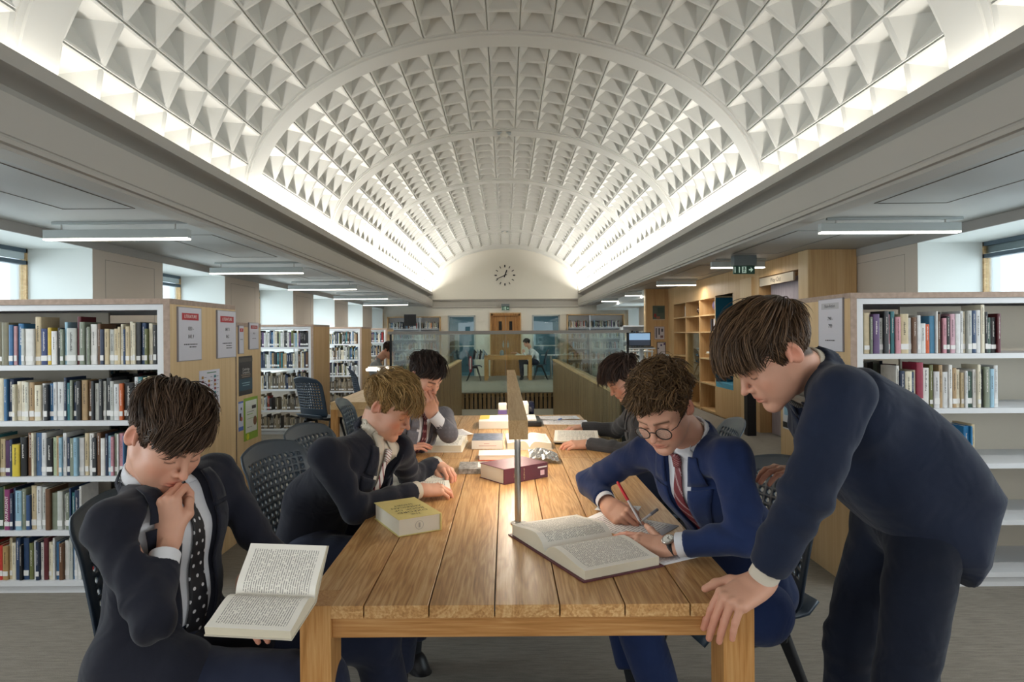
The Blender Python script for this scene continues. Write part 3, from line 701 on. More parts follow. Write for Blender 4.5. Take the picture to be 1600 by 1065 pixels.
poster('dark poster with pale lettering and teal lower half on the lower case end', XLp, max(d0, 4.37), d1, zz(374, 616.5, 4.5), zz(373, 556, 4.5), 1, '#353336', [('r', 0, 1, .12, .42, '#24495c'), ('t', 'Cambridge', .5, .66, .10, '#d9d6d2'), ('t', 'Companions', .5, .58, .09, '#d9d6d2'), ('r', .2, .8, .46, .48, '#9a8878'), ('r', .15, .85, .51, .53, '#9a8878'), ('r', .2, .8, .3, .32, '#8fb0bc'), ('r', .25, .75, .24, .26, '#8fb0bc'), ('r', 0, 1, .85, .95, '#56504c')])
poster('small blue and white leaflet beside the green one on the lower case end', XLp, 4.37, yl(379), zz(375, 670, 4.5), zz(375, 625, 4.5), 1, '#c9cde0', [('r', 0, 1, 0, .14, '#4f6cb4'), ('r', 0, 1, .94, 1, '#4f6cb4'), ('r', .2, .55, .35, .6, '#2a2630'), ('c', .6, .4, .08, '#b05c4a'), ('c', .55, .75, .05, '#2a2a30')])
poster('green bordered leaflet with white middle on the lower case end', XLp, yl(380), yl(401.5), zz(382, 687, 4.55), zz(382, 621, 4.55), 1, '#8fb03c', [('r', .1, .92, .18, .93, '#dfe2da'), ('c', .78, .42, .11, '#8a6048'), ('c', .25, .09, .08, '#d8d83c'), ('r', .55, .85, .72, .8, '#35323a'), ('r', .2, .6, .6, .615, '#7fae5c'), ('r', .2, .55, .3, .31, '#55555a'), ('r', .2, .7, .66, .67, '#55555a'), ('r', .2, .7, .5, .51, '#7fae5c')])
d1, d0 = yr(1281.5), yr(1319.5)
M['lightband'] = mat('sign_grey', '#b5b3b8', .5)
sign('white sign headed Non-fiction, numbered 790, on the right plywood end', XRp, d0, d1, 1.29, zz(1319, 464.5, d0), -1, (.80, .92), 'Non-fiction', [('790 -', .62), ('799', .48)], [(.3, .7, .2)], headm='lightband', hink='ink')
d1, d0 = yr(1227), yr(1255)
sign('white sign headed Non-fiction behind the leaning boy\'s hair, farther one', XRp, d0, d1, 1.25, zz(1254, 472, d0), -1, (.80, .92), 'Non-fiction', [('7', .5)], [(.3, .7, .2)], headm='lightband', hink='ink')
d1, d0 = yr(1223), yr(1246)
poster('white poster with violet and blue pictures low on the right plywood end', XRp, d0, d1, zz(1244, 676, d0), zz(1244, 600, d0), -1, '#d6d8dc', [('r', .1, .5, .55, .85, '#6b56a0'), ('r', .55, .9, .6, .8, '#cfc05c'), ('r', .1, .9, .3, .5, '#8fb6cc'), ('r', 0, 1, .03, .15, '#1c1c20'), ('t', 'change', .5, .09, .09, '#e0e0e0')])
# ================================================================ PANELLING ON THE RIGHT, STAIR VOID, LIGHTS
XP = 3.56
def pbox(name, x0, x1, y0, y1, z0, z1, m, parent=None, **k):
    b = MB(); b.box(min(x0, x1), max(x0, x1), min(y0, y1), max(y0, y1), z0, z1); return b.build(name, m, parent, **k)
ZT = 2.372
# near block, door recess, post
struct(pbox('wall_right', XP, 4.12, 7.50, 7.66, 0, ZT, M['ply'])); struct(pbox('trim_50', XP-.015, XP, 7.50, 7.74, 0, ZT, M['plypale']))
struct(pbox('wall_right', XP, 4.12, 7.66, 8.98, 2.17, ZT, M['ply']))
struct(pbox('wall_right', XP, 4.12, 8.98, 9.95, 0, ZT, M['ply']))
struct(pbox('trim_51', XP-.03, XP, 9.18, 9.62, 0, 2.2, M['plypale']))
dd = struct(pbox('door_2', XP+.16, XP+.2, 7.66, 8.98, 0, 2.17, M['door']))
pbox('door_leaf', XP+.12, XP+.165, 7.78, 8.86, .01, 2.12, M['doorpale'], dd)
e = empty('hanging_sign', (XP, 8.4, 1.92), 'pale Way Out sign fixed across the doorway on the right', 'sign')
pbox('panel', XP-.005, XP+.02, 7.90, 8.95, 2.045, 2.155, mat('sign_board', '#c4b49c', .4), e)
vs, fs = text_geo('Way Out', .085, (0,-1,0), (0,0,1), (XP-.0055, 8.42, 2.098)); b = MB(); b.add(vs, fs); b.build('lettering', M['ink'], e)
# display shelving built into the panelling (y 10.0 .. 13.6)
ds = empty('display_shelving', (XP, 11.8, 0), 'birch plywood display wall of open cubbyholes with a teal booth at its near end', 'shelving')
y0, y1 = 9.95, 14.0; dcol = [10.0, 10.87, 11.75, 12.65, 13.55]; zs = [.05, .52, .96, 1.43, 1.73, 2.03]
pbox('face_panel', XP, XP+.03, y0, y1, 2.03, ZT, M['ply'], ds); pbox('face_panel', XP, XP+.03, 13.58, y1, 0, 2.03, M['ply'], ds); pbox('face_panel', XP, XP+.03, 9.95, 9.98, 0, 2.03, M['ply'], ds)
pbox('back_panel', XP+.42, XP+.44, y0, y1, 0, ZT, M['ply'], ds)
for y in dcol: pbox('divider', XP, XP+.42, y-.02, y+.02, .0, 2.03, M['ply'], ds)
for i, (a, c_) in enumerate(zip(dcol[:-1], dcol[1:])):
    if i == 0:
        pbox('booth_lining', XP+.30, XP+.42, a+.02, c_-.02, .56, 2.03, M['teal'], ds); pbox('booth_lining', XP+.0, XP+.30, a+.02, a+.03, .56, 2.0, M['teal'], ds); pbox('booth_lining', XP+.0, XP+.30, c_-.03, c_-.02, .56, 2.0, M['teal'], ds)
        pbox('booth_seat', XP-.0, XP+.30, a+.03, c_-.03, .50, .58, mat('light_teal', '#4a93ae', .8), ds); pbox('cupboard_door', XP, XP+.03, a+.02, c_-.02, .02, .50, M['ply'], ds); continue
    for z in (zs if i != 2 else [.05, .52, 1.43, 1.73, 2.03]): pbox('shelf', XP, XP+.42, a+.02, c_-.02, z-.025, z, M['plyh'], ds)
pbox('kickboard', XP+.02, XP+.04, y0, y1, 0, .03, M['ply'], ds)
# objects in the cubbyholes
tag(pbox('box_file', XP+.10, XP+.30, 12.95, 13.06, 1.735, 1.95, mat('box_white', '#d8d8d4', .6)), 'white upright box in the top cubby farthest down the display wall', 'box')
b = MB(); b.lathe([(0, .0), (.07, .0), (.11, .04), (.13, .09), (.12, .15), (.08, .2), (0, .22)], (XP+.2, 12.1, 1.733), n=24); b.lathe([(.132, .07), (.15, .075), (.132, .085)], (XP+.2, 12.1, 1.733), n=24); tag(b.build('helmet', mat('dark_red_gloss', '#3d1f1c', .25), smooth=True), 'dark rounded helmet in a top cubby of the display wall', 'helmet')
e = empty('trophy', (XP+.2, 11.25, 1.733), 'violet globe trophy on a small white foot in a top cubby', 'trophy')
b = MB(); b.lathe([(0, .02), (.07, .04), (.115, .12), (.12, .17), (.10, .23), (.05, .265), (0, .27)], (XP+.2, 11.25, 1.733), n=24); b.build('globe', mat('violet_gloss', '#6c5f80', .25), e, smooth=True)
b = MB(); b.lathe([(0, 0), (.05, 0), (.05, .02), (0, .022)], (XP+.2, 11.1, 1.7335), n=20); b.build('foot', M['white'], e)
for k, (w, hx, lb) in enumerate(((.05, '#4a4448', 'dark upright volume left of the pale ones in the display wall'), (.09, '#cfc8cc', 'pale upright volume in the display wall, nearer the teal booth'))):
    o = MB(); book_geo(o, w, .22, .17, Matrix.Translation((XP+.05, 11.28-k*.16, 1.431)) @ Matrix.Rotation(-PI/2, 4, 'Z')); tag(o.build('book', [bmat_('x', hx), M['pagecut']]), lb, 'book')
e = empty('glass_display_case', (XP+.2, 12.2, .96), 'clear display case with blue and white flowers in the middle of the display wall', 'display case')
b = MB()
yA, yB, zA, zB = 11.80, 12.60, .525, 1.40
b.box(XP+.02, XP+.026, yA, yB, zA, zB); b.build('front_pane', M['glass'], e)
b = MB(); r2 = random.Random(3)
for k in range(60):
    c_ = Vector((XP+.18+r2.uniform(-.08, .08), 12.15+r2.uniform(-.22, .22), .85+r2.random()**2*.3)); rr = r2.uniform(.012, .03)
    b.lathe([(0, -rr), (rr*.8, -rr*.4), (rr, 0), (rr*.7, rr*.5), (0, rr)], c_, (r2.uniform(-1, 1), r2.uniform(-1, 1), 1), 6)
b.build('flowers', mat('blue_flowers', '#5f7896', .7), e)['kind'] = 'stuff'
b = MB(); b.lathe([(0, 0), (.09, 0), (.03, .03), (.02, .3), (.016, .78), (.05, .80), (0, .81)], (XP+.2, 12.15, .527), n=16); b.build('stem_vase', mat('pale_ceramic', '#c2c6c0', .3), e, smooth=True)
for k in range(2):
    e = empty('jar', (XP+.15, 11.12-k*.11, .05), 'small jar with white label low in the display wall, %s the teal booth' % ('away from' if k == 0 else 'next to'), 'jar')
    b = MB(); b.lathe([(0, 0), (.045, 0), (.045, .2), (.03, .23), (0, .23)], (XP+.15, 11.12-k*.11, .051), n=16); b.build('body', mat('olive_glass', '#5c5a34', .3), e, smooth=True)
    b = MB(); b.lathe([(.046, .05), (.046, .16)], (XP+.15, 11.12-k*.11, .051), n=16); b.build('jar_label', M['white'], e)
tag(pbox('paper_stack', XP+.0, XP+.25, 11.0, 11.35, 1.05-.0, 1.075, M['paper']), 'loose papers on a bracket in the display wall', 'papers')
pbox('bracket', XP+.0, XP+.42, 10.95, 11.4, 1.03, 1.049, M['plyh'], ds)
tag(pbox('wall_switch', XP-.008, XP+.0, 9.985, 10.03, 1.02, 1.14, M['steel']), 'small metal switch plate beside the teal booth', 'switch')
# return wall with posters at y=14
struct(pbox('wall_right', 3.08, XP+.5, 14.0, 14.12, 0, ZT, M['ply'])); struct(pbox('trim_52', 3.06, 3.09, 13.99, 14.14, 0, ZT, M['plypale'])); struct(pbox('wall_right', 3.08, 4.12, 14.12, 21.6, 2.2, ZT, M['reveal']))
struct(pbox('wall_right', 3.95, 4.12, 9.95, 14.0, 0, ZT, M['ply']))
def front_poster(name, label, x0, x1, z0, z1, y, bg, items, frame=None):
    e = empty(name, ((x0+x1)/2, y, z0), label, 'poster' if 'poster' in name else 'picture'); W_, H_ = x1-x0, z1-z0
    pbox('sheet', x0, x1, y-.003, y-.0005, z0, z1, mat('sheet_'+bg[1:], bg, .5), e)
    if frame: b = MB(); t = .012; [b.box(*q) for q in ((x0-t, x0, y-.012, y, z0-t, z1+t), (x1, x1+t, y-.012, y, z0-t, z1+t), (x0, x1, y-.012, y, z0-t, z0), (x0, x1, y-.012, y, z1, z1+t))]; b.build('frame', mat('frame_'+frame[1:], frame, .4), e)
    g = {}
    for k, (u0, u1, v0, v1, hx) in enumerate(items): g.setdefault(hx, MB()).box(x0+u0*W_, x0+u1*W_, y-.0036-.0002*k, y-.003, z0+v0*H_, z0+v1*H_)
    for hx, q in g.items(): q.build('printing', mat('print_'+hx[1:], hx, .5), e)
def fp(px0, px1, py0, py1, d=14.0): return ((px0-790)*d/1000, (px1-790)*d/1000, W(px0, py1, d).z, W(px0, py0, d).z)
front_poster('picture', 'dark green painting of red pots beside the window aisle', *fp(1020, 1039, 477.5, 500), 14.0, '#4e5a50', [(.1, .3, .2, .45, '#8e2f2f'), (.3, .6, .1, .25, '#9a5f4a'), (.4, .9, .5, .9, '#3d5048'), (0, 1, 0, .08, '#b9a48c')])
front_poster('notice_poster', 'white notice of small figures below the dark painting', *fp(1023, 1037.5, 510.5, 529.5), 14.0, '#c9c4cc', [(.1, .25, .1, .9, '#6a6670'), (.4, .55, .35, .9, '#4a4650'), (.7, .9, .6, .85, '#55505c'), (.6, .9, .1, .3, '#7a5a60')], '#b0988c')
front_poster('notice_poster', 'white notice in a dark frame, lowest on the plywood return wall', *fp(1027, 1039, 535, 553), 14.0, '#cdc8d0', [(.4, .6, .7, .85, '#33306a'), (.8, 1, .8, .95, '#55306a'), (.05, .2, .45, .55, '#2c3550')], '#4a3f4c')
tag(pbox('paper_holder', fp(1031, 1044, 566, 576)[0], fp(1031, 1044, 566, 576)[1], 13.95, 13.999, .80, 0.95, M['lamp']), 'pale wall box under the framed notices', 'box')

# ---- stair balustrade
bal = empty('stair_balustrade', ((VX0+VX1)/2, VY0, 0), 'glass and oak slat balustrade round the stairwell behind the table', 'balustrade')
ZR = 1.44; ZL = .80; xl, xr = VX0-.0, VX1+.0
for nm, x0, x1 in (('left', xl-.07, xl), ('right', xr, xr+.07)):
    b = MB(); sx = x1 if nm == 'left' else x0; sg = 1 if nm == 'left' else -1
    pbox('slat_shade_backing', x0, x1, VY0, VY1, -2.9, ZL-.031, M['dark'], bal)  # dark sheet added behind the slats, its colour stands for shade in the gaps
    y = VY0+.01
    while y < VY1-.05:
        a_, b_ = sorted((sx, sx+sg*.022)); b.box(a_, b_, y, y+.080, -2.9, ZL-.03); y += .104
    b.build('slat_panel', M['slat'], bal)
    pbox('capping', x0-.01, x1+.03 if nm == 'left' else x1+.01, VY0, VY1, ZL-.03, ZL, M['plyh'], bal) if nm == 'left' else pbox('capping', x0-.03, x1+.01, VY0, VY1, ZL-.03, ZL, M['plyh'], bal)
    xm = (x0+x1)/2
    n_ = 4
    for k in range(n_):
        ya = VY0+(VY1-VY0)*k/n_; yb = VY0+(VY1-VY0)*(k+1)/n_-.012; pbox('glass_panel', xm-.006, xm+.006, ya, yb, ZL, ZR-.03, M['glass'], bal)
    pbox('handrail', xm-.025, xm+.025, VY0, VY1, ZR-.032, ZR, M['rail'], bal)
pbox('slat_shade_backing', xl, xr, VY1, VY1+.08, -.62, -.02, M['dark'], bal); b = MB(); x = xl+.01  # far backing likewise coloured dark for the shade between slats
while x < xr-.05: b.box(x, x+.07, VY1-.03, VY1, -.40, -.02); x += .105
b.build('slat_panel', M['slat'], bal); pbox('lower_wall', xl, xr, VY1-.005, VY1+.09, -3, -.40, M['cream'], bal)
pbox('lower_wall', xl-.08, xr+.08, VY0-.12, VY0-.0, -3, -.02, M['cream'], bal)
for (a_, c_) in ((xl-.06, -.0), (.012, xr+.06)): pbox('glass_panel', a_, c_, VY0-.05, VY0-.038, .02, ZR-.03, M['glass'], bal)
pbox('handrail', xl-.08, xr+.08, VY0-.07, VY0-.02, ZR-.03, ZR-.002, M['rail'], bal)
pbox('glass_panel', xl, xr, VY1+.12, VY1+.132, .0, ZR-.03, M['glass'], bal); pbox('handrail', xl-.06, xr+.06, VY1+.10, VY1+.15, ZR-.032, ZR, M['rail'], bal)
for x in (xl-.065, xr+.045): pbox('post', x, x+.02, VY0-.055, VY0-.03, .0, ZR-.03, M['black_frame'], bal)

# ---- suspended luminaires
def luminaire(label, x0, x1, y, zb=2.22, group=None):
    e = empty('ceiling_light', ((x0+x1)/2, y, zb), label, 'light', group)
    b = MB(); b.box(x0, x1, y-.03, y+.03, zb+.012, zb+.085); b.build('housing', M['lamp'], e, bevel=.003)
    b = MB(); b.box(x0+.004, x1-.004, y-.031, y+.031, zb, zb+.012); b.build('diffuser', M['led'], e)
    b = MB(); b.box(x0+.06, x1+.03, y-.012, y+.012, ZC-.022, ZC-.001); b.build('track', M['lamp'], e)
    area('luminaire_light', ((x0+x1)/2, y, zb-.004), (0,0,0), x1-x0, .05, 5 if y < 10 else 16, (1, .95, .87))
    for x in (x0+.14, x1-.12): b = MB(); b.tube([(x, y, zb+.085), (x, y, ZC-.02)], .007, 8); b.build('hanger', M['steel'], e)
GL = 'strip lights over the left aisle'; GR = 'strip lights over the right aisle'
pl = ['nearest strip light over the left aisle, above the first window', 'second strip light over the left aisle', 'third strip light over the left aisle', 'fourth strip light over the left aisle', 'farthest strip light over the left aisle']
for k in range(5): luminaire(pl[k], -3.88, -2.66, 5.40+RIB*k, 2.22, GL)
pr = ['large nearest strip light over the right aisle, above the bookcase', 'strip light over the right aisle half hidden by the exit sign', 'third strip light over the right aisle, by the cubbyholes', 'fourth strip light over the right aisle', 'farthest strip light over the right aisle']
for k in range(5):
    if k == 0: luminaire(pr[0], 2.68, 3.87, 5.45, 2.24, GR)
    elif k < 4: luminaire(pr[k], 2.71, 3.41, 5.40+RIB*k, 2.25, GR)
    else: luminaire(pr[k], 2.63, 3.76, 17.5, 2.28, GR)
for (x, y) in ((-3.2, 2.4), (3.2, 2.4), (-3.2, -.6), (3.2, -.6)):     # unseen fittings added as fill beside the viewer
    b = MB(); b.box(x-.6, x+.6, y-.03, y+.03, 2.23, 2.30); o = b.build('ceiling_light', M['lamp']); tag(o, 'unseen strip light added over the %s aisle, %s the viewer' % ('left' if x < 0 else 'right', 'just ahead of' if y > 0 else 'behind'), 'light', 'added fill lights beside the viewer')
    area('aisle_fill_light', (x, y, 2.22), (0,0,0), 1.15, .05, 14, (1, .95, .88))
# exit signs
GRN = mat('exit_green', '#174a38', .4); PAL = mat('exit_pale', '#b8d0c0', .5, emit=('#c4dccc', .35))
def exit_sign(label, x, y, z, w, h, boxh, d=.06):
    e = empty('exit_sign', (x, y, z), label, 'sign')
    pbox('housing', x-w*.52, x+w*.52, y-d, min(y+d, y+.14) if d > .05 else y+.15, z+h, z+h+boxh, mat('exit_housing', '#6d7577', .5), e)
    pbox('sign_plate', x-w/2, x+w/2, y-.012, y+.012, z, z+h, GRN, e)
    b = MB(); yy = y-.0135
    def q(u0, u1, v0, v1): b.box(x+(u0-.5)*w, x+(u1-.5)*w, yy, yy+.001, z+v0*h, z+v1*h)
    q(.05, .1, .15, .85); q(.25, .3, .15, .85); q(.40, .60, .12, .88); q(.72, .84, .42, .58)
    b.add([(x+.31*w, yy, z+.2*h), (x+.42*w, yy, z+.5*h), (x+.31*w, yy, z+.8*h)], [(0, 1, 2)]); b.build('pictograms', PAL, e)
    b = MB(); b.lathe([(0, 0), (.012, 0)], (x, yy-.001, z+h*.72), (0, -1, 0), 10); 
    for (u0, v0, u1, v1) in ((.50, .62, .49, .4), (.49, .4, .44, .2), (.49, .4, .55, .22), (.5, .58, .44, .5), (.5, .58, .56, .5)):
        b.tube([(x+(u0-.5)*w, yy-.001, z+v0*h), (x+(u1-.5)*w, yy-.001, z+v1*h)], h*.04, 5)
    b.build('running_figure', GRN, e)
exit_sign('green exit sign with arrow hanging from the right aisle ceiling', 3.02, 8.1, 2.145, .27, .105, .125)
exit_sign('green exit sign above the oak doors on the far wall', 0.0, DB-.15, 2.22, .26, .13, .08, .03)
# smoke detectors at the crown
for (y, z, lb) in ((9.5, 4.33, 'small white smoke detector on the nearer crown rib of the vault'), (18.56, 4.33, 'small white smoke detector on the far crown rib of the vault')):
    e = empty('smoke_detector', (0, y, z), lb, 'smoke detector')
    b = MB(); b.lathe([(0, -.035), (.04, -.035), (.06, -.01), (.06, .04), (0, .04)], (0, y, z+.03), n=24); b.build('body', M['white'], e, smooth=30)
    b = MB(); b.box(-.1, .1, y-.05, y+.05, z+.045, z+.062); b.build('mount', M['lamp'], e)
# wall clock
ck = empty('wall_clock', (-.01, DB-.01, 3.40), 'round wall clock of black hour bars on the lunette', 'clock'); cz = HC+(522.5-430)*DB/1000; cx = -.01; cr = .33
for h in range(12):
    a = PI/2-h*PI/6; T = Matrix.Translation((cx, DB-.016, cz)) @ Matrix.Rotation(-a, 4, 'Y'); b = MB(); ww = .012 if h % 3 else .02
    b.box(cr-.06, cr+.02, -.006, .006, -ww, ww, 0, T); b.build('hour_bar', M['black'], ck)
for nm, ang, l, w in (('hour_hand', PI/2-2*PI*(12+41/60)/12, .19, .018), ('minute_hand', PI/2-2*PI*41/60, .31, .012)):
    T = Matrix.Translation((cx, DB-.03, cz)) @ Matrix.Rotation(-ang, 4, 'Y'); b = MB(); b.box(-.07, l, -.004, .004, -w, w, 0, T); b.build(nm, M['black'], ck)

# ================================================================ MAIN TABLE
M['oakl'] = wood('light_desk_oak', [(.2, lin('#b8905f')), (.5, lin('#cba878')), (.8, lin('#d8ba8e'))], 'Y', 1, .5, False, .3)
TX0, TX1, TY0, TY1 = -.5005, .594, 1.54, 5.17
tb = empty('library_table', ((TX0+TX1)/2, (TY0+TY1)/2, 0), 'long oak library table with plank top and square corner legs', 'table')
xb = [TX0+.003, -.4266, -.3465, -.1894, -.031, .126, .283, .440, .520, TX1-.003]
b = MB(); g = .0016
for i in range(len(xb)-1):
    x0, x1 = xb[i]+g, xb[i+1]-g
    edge = i in (0, len(xb)-2)
    if i == 0 : x1 = xb[1]+g; 
    ys = (TY0+(.096 if edge else 0), 3.37-g), (3.37+g, TY1-(.096 if edge else 0))
    for (ya, yb) in ys:
        if edge: b.box(TX0 if i == 0 else xb[i]-g, xb[i+1]+g if i == 0 else TX1, ya, yb, .719, .75)
        else: b.box(x0 if i > 1 else xb[1], x1 if i < len(xb)-3 else xb[-2], ya, yb, .719, .75)
o = b.build('tabletop', M['oak'], tb, bevel=.0012)
for (xa, xb_) in ((TX0, TX0+.075), (TX1-.075, TX1)):
    for (ya, yb) in ((TY0, TY0+.095), (TY1-.095, TY1)): pbox('leg', xa, xb_, ya, yb, 0, .7502, M['oakz'], tb, bevel=.0012)
pbox('apron', TX0+.075, TX1-.075, TY0+.012, TY0+.04, .668, .719, M['oakx'], tb, bevel=.001); pbox('apron', TX0+.075, TX1-.075, TY1-.04, TY1-.012, .668, .719, M['oakx'], tb)
for xa in (TX0+.012, TX1-.04): pbox('apron', xa, xa+.028, TY0+.095, TY1-.095, .668, .719, M['oak'], tb)
pbox('leg', .055, .13, 3.66, 3.735, 0, .70, M['oakz'], tb); pbox('cross_rail', TX0+.04, TX1-.04, 3.66, 3.73, .66, .719, M['oakx'], tb)
b = MB(); b.tube([(.0, 2.0, .72), (-.005, 1.98, .66), (.005, 1.99, .60), (.03, 2.05, .55), (.06, 2.2, .48), (.09, 2.9, .2), (.10, 3.6, .02)], .0035, 8); b.build('power_cable', M['white'], tb)
# table lamp bar
lb = empty('table_lamp', (.04, 3.7, .75), 'long oak light bar on steel posts standing along the table', 'lamp')
bx0, bx1 = .008, .072; by0, by1 = 2.12, 5.15
b = MB(); b.box(bx0, bx1, by0, by1, 1.052, 1.116); b.build('bar', M['oakl'], lb, bevel=.001)
b = MB(); b.box(bx0+.012, bx1-.012, by0+.05, by1-.05, 1.0495, 1.0535); b.build('light_strip', mat('bar_led', '#ffffff', emit=('#ffe8c8', 9.0)), lb)
area('table_bar_light', (.04, (by0+by1)/2, 1.045), (0,0,0), .03, by1-by0-.1, 9, (1, .90, .76))
for y in (2.20, 2.27, 4.95):
    b = MB(); b.tube([((bx0+bx1)/2-(.006 if y == 2.27 else 0), y, .751), ((bx0+bx1)/2-(.006 if y == 2.27 else 0), y, 1.052)], .009 if y != 2.27 else .006, 16); b.build('post', M['steel'], lb, smooth=40)
b = MB(); b.lathe([(0, 0), (.028, 0), (.028, .004), (.012, .008), (0, .008)], (.04, 2.20, .7503)); b.build('base_flange', M['steel'], lb, smooth=30)

# ================================================================ CHAIRS
def perforated(mb, P, nu, nv, holes, hr=.30):
    """lattice surface P(u,v) on [0,1]^2 with octagonal holes in the cells where holes(i,j)"""
    L = {}; 
    def vid(a, c_):
        if (a, c_) not in L: L[(a, c_)] = len(mb.v); mb.v.append(tuple(P(a/(2*nu), c_/(2*nv))))
        return L[(a, c_)]
    for i in range(nu):
        for j in range(nv):
            a, c_ = 2*i, 2*j
            ring = [vid(a, c_), vid(a+1, c_), vid(a+2, c_), vid(a+2, c_+1), vid(a+2, c_+2), vid(a+1, c_+2), vid(a, c_+2), vid(a, c_+1)]
            if holes(i, j):
                inn = []
                for k in range(8):
                    t = -3*PI/4+k*PI/4; inn.append(len(mb.v)); mb.v.append(tuple(P((i+.5+hr*math.cos(t))/nu, (j+.5+hr*math.sin(t))/nv)))
                for k in range(8): mb.f.append([ring[k], ring[(k+1) % 8], inn[(k+1) % 8], inn[k]]); mb.mi.append(0)
            else:
                cc = vid(a+1, c_+1)
                for k in (0, 2, 4, 6): mb.f.append([ring[k], ring[k+1], cc, ring[k-1]]); mb.mi.append(0)
def make_chair(label, group, hs=1.0):
    e = empty('chair', (0, 0, 0), label, 'chair', group)
    def PB(u, v):
        uu = 2*u-1; w = .235*(1-.16*max(0, (v-.80)/.2)**2*1.0-.10*max(0, (.1-v)/.1)**2)
        x = uu*w; z = .47+.47*v; y = -.185-.06*v-.03*v*v-.075*max(0, v-.72)**1.5*4*.6+.055*uu*uu*(1-.3*v)
        z -= .03*max(0, (v-.8)/.2)*uu*uu
        return Vector((x, y, z))
    b = MB(); perforated(b, PB, 13, 15, lambda i, j: 1 <= i <= 11 and 3 <= j <= 12)
    o = b.build('backrest', M['shell'], e, smooth=True); s = o.modifiers.new('s', 'SOLIDIFY'); s.thickness = .007; s.offset = 0
    def PS(u, v):
        uu = 2*u-1; y = -.215+.44*v; w = .235*(1-.10*(1-v)); z = .465-.018*math.sin(PI*v)*(1-uu*uu)-.05*max(0, (v-.8)/.2)**2+.04*max(0, (.12-v)/.12)**2
        return Vector((uu*w, y, z))
    b = MB(); nu, nv = 8, 12; vs = [PS(i/nu, j/nv) for j in range(nv+1) for i in range(nu+1)]
    b.add(vs, [(j*(nu+1)+i, j*(nu+1)+i+1, (j+1)*(nu+1)+i+1, (j+1)*(nu+1)+i) for j in range(nv) for i in range(nu)])
    o = b.build('seat', M['shell'], e, smooth=True); s = o.modifiers.new('s', 'SOLIDIFY'); s.thickness = .012
    for sx in (-1, 1):
        x = sx*.215
        b = MB(); b.box(x-.028, x+.028, -.085, .075, .385, .452); b.build('hub', M['black'], e, bevel=.012)
        for y1 in (.19, -.24):
            b = MB(); y0 = .05 if y1 > 0 else -.06; xx = sx*.245
            b.tube([(x, y0, .44), (x+sx*.006, y0+(y1-y0)*.12, .40), (xx, y1, .0)], [.024, .023, .013], 8, flat=.62); b.build('leg', M['black'], e, smooth=50)
    b = MB(); b.tube([(-.215, -.01, .425), (.215, -.01, .425)], .014, 8); b.build('seat_beam', M['black'], e, smooth=50)
    return e
def copy_tree(o, parent=None):
    c_ = o.copy(); COL.objects.link(c_); c_.parent = parent
    for ch in list(o.children): copy_tree(ch, c_)
    return c_
chair0 = make_chair('dark blue-grey perforated chair under the boy with his chin on his fist', 'perforated chairs at the long table')
CH = [(-.90, 1.90, -1.72, 'dark blue-grey perforated chair under the boy with his chin on his fist', 'perforated chairs at the long table', 1),
      (-.78, 2.74, -1.80, 'perforated chair behind the fair-haired boy, nearer of the two empty backs', 'perforated chairs at the long table', 1),
      (-.80, 3.30, -1.80, 'perforated chair behind the boy with the hand over his mouth', 'perforated chairs at the long table', 1),
      (.78, 2.30, 1.80, 'perforated chair under the boy with glasses, gripped by the leaning boy', 'perforated chairs at the long table', 1),
      (.98, 3.50, 1.45, 'perforated chair under the dark-haired boy in grey at the far right of the table', 'perforated chairs at the long table', 1),
      (-.95, 4.75, -1.5, 'perforated chair at the far left end of the long table', 'perforated chairs at the long table', 1),
      (1.00, 4.60, 1.5, 'perforated chair at the far right corner of the long table, nobody on it', 'perforated chairs at the long table', 1),
      (-2.14, 7.5, -.6, 'tilted-looking empty chair in front of the left aisle bookcases', 'chairs at the desk by the stairwell', 1),
      (-1.98, 9.25, -1.2, 'chair pushed back beside the grey-shirted boy', 'chairs at the desk by the stairwell', 1),
      (1.05, 19.9, PI/2, 'chair under the white-shirted reader at the far table', 'chairs at the far table', 1),
      (-.95, 19.6, -PI/2, 'chair with a striped jacket over it at the far table', 'chairs at the far table', 1)]
for k, (x, y, rz, lab, grp, s_) in enumerate(CH):
    o = chair0 if k == 0 else copy_tree(chair0)
    o.location = (x, y, 0); o.rotation_euler = (0, 0, rz); o['label'] = lab; o['group'] = grp

# ================================================================ OTHER TABLES, TROLLEY, COMPUTER
def simple_table(label, x0, x1, y0, y1, z=.75, th=.05, leg=.08, m='oak', legz='oakz', legs=4):
    e = empty('table', ((x0+x1)/2, (y0+y1)/2, 0), label, 'table')
    pbox('tabletop', x0, x1, y0, y1, z-th, z, M[m], e, bevel=.002)
    for x in (x0+.0, x1-leg):
        for y in (y0, y1-leg): pbox('leg', x, x+leg, y, y+leg, 0, z-th, M[legz], e)
    pbox('apron', x0+leg, x1-leg, y0+.01, y0+.035, z-th-.07, z-th, M[m], e)
    return e
e = simple_table('light oak desk running beside the stairwell on the left', -1.72, -1.17, 6.27, 10.6, .75, .075, .07, 'oakl')
e2 = empty('desk_lamp', (-1.50, 9.0, .75), 'steel light bracket with two lit heads on the desk by the stairwell', 'lamp')
for x in (-1.60,): b = MB(); b.tube([(x, 8.1, .751), (x, 8.1, 1.0), (x+.02, 8.1, 1.005)], .012, 8); b.build('post', M['steel'], e2)
b = MB(); b.tube([(-1.74, 8.1, 1.0), (-1.36, 8.1, 1.012)], .014, 8); b.build('arm', M['steel'], e2)
for xa in (-1.76, -1.52): b = MB(); b.box(xa, xa+.13, 8.06, 8.14, .955, .985); b.build('lamp_head', M['led'], e2)
tag(pbox('monitor', -1.95, -1.72, 12.3, 12.33, 1.58, 1.80, M['black']), 'small dark screen on top of the middle left bookcase', 'screen')
e = simple_table('oak study table at the far end beyond the stairwell', -.66, .80, 19.55, 20.6, .76, .06, .11, 'oakx')
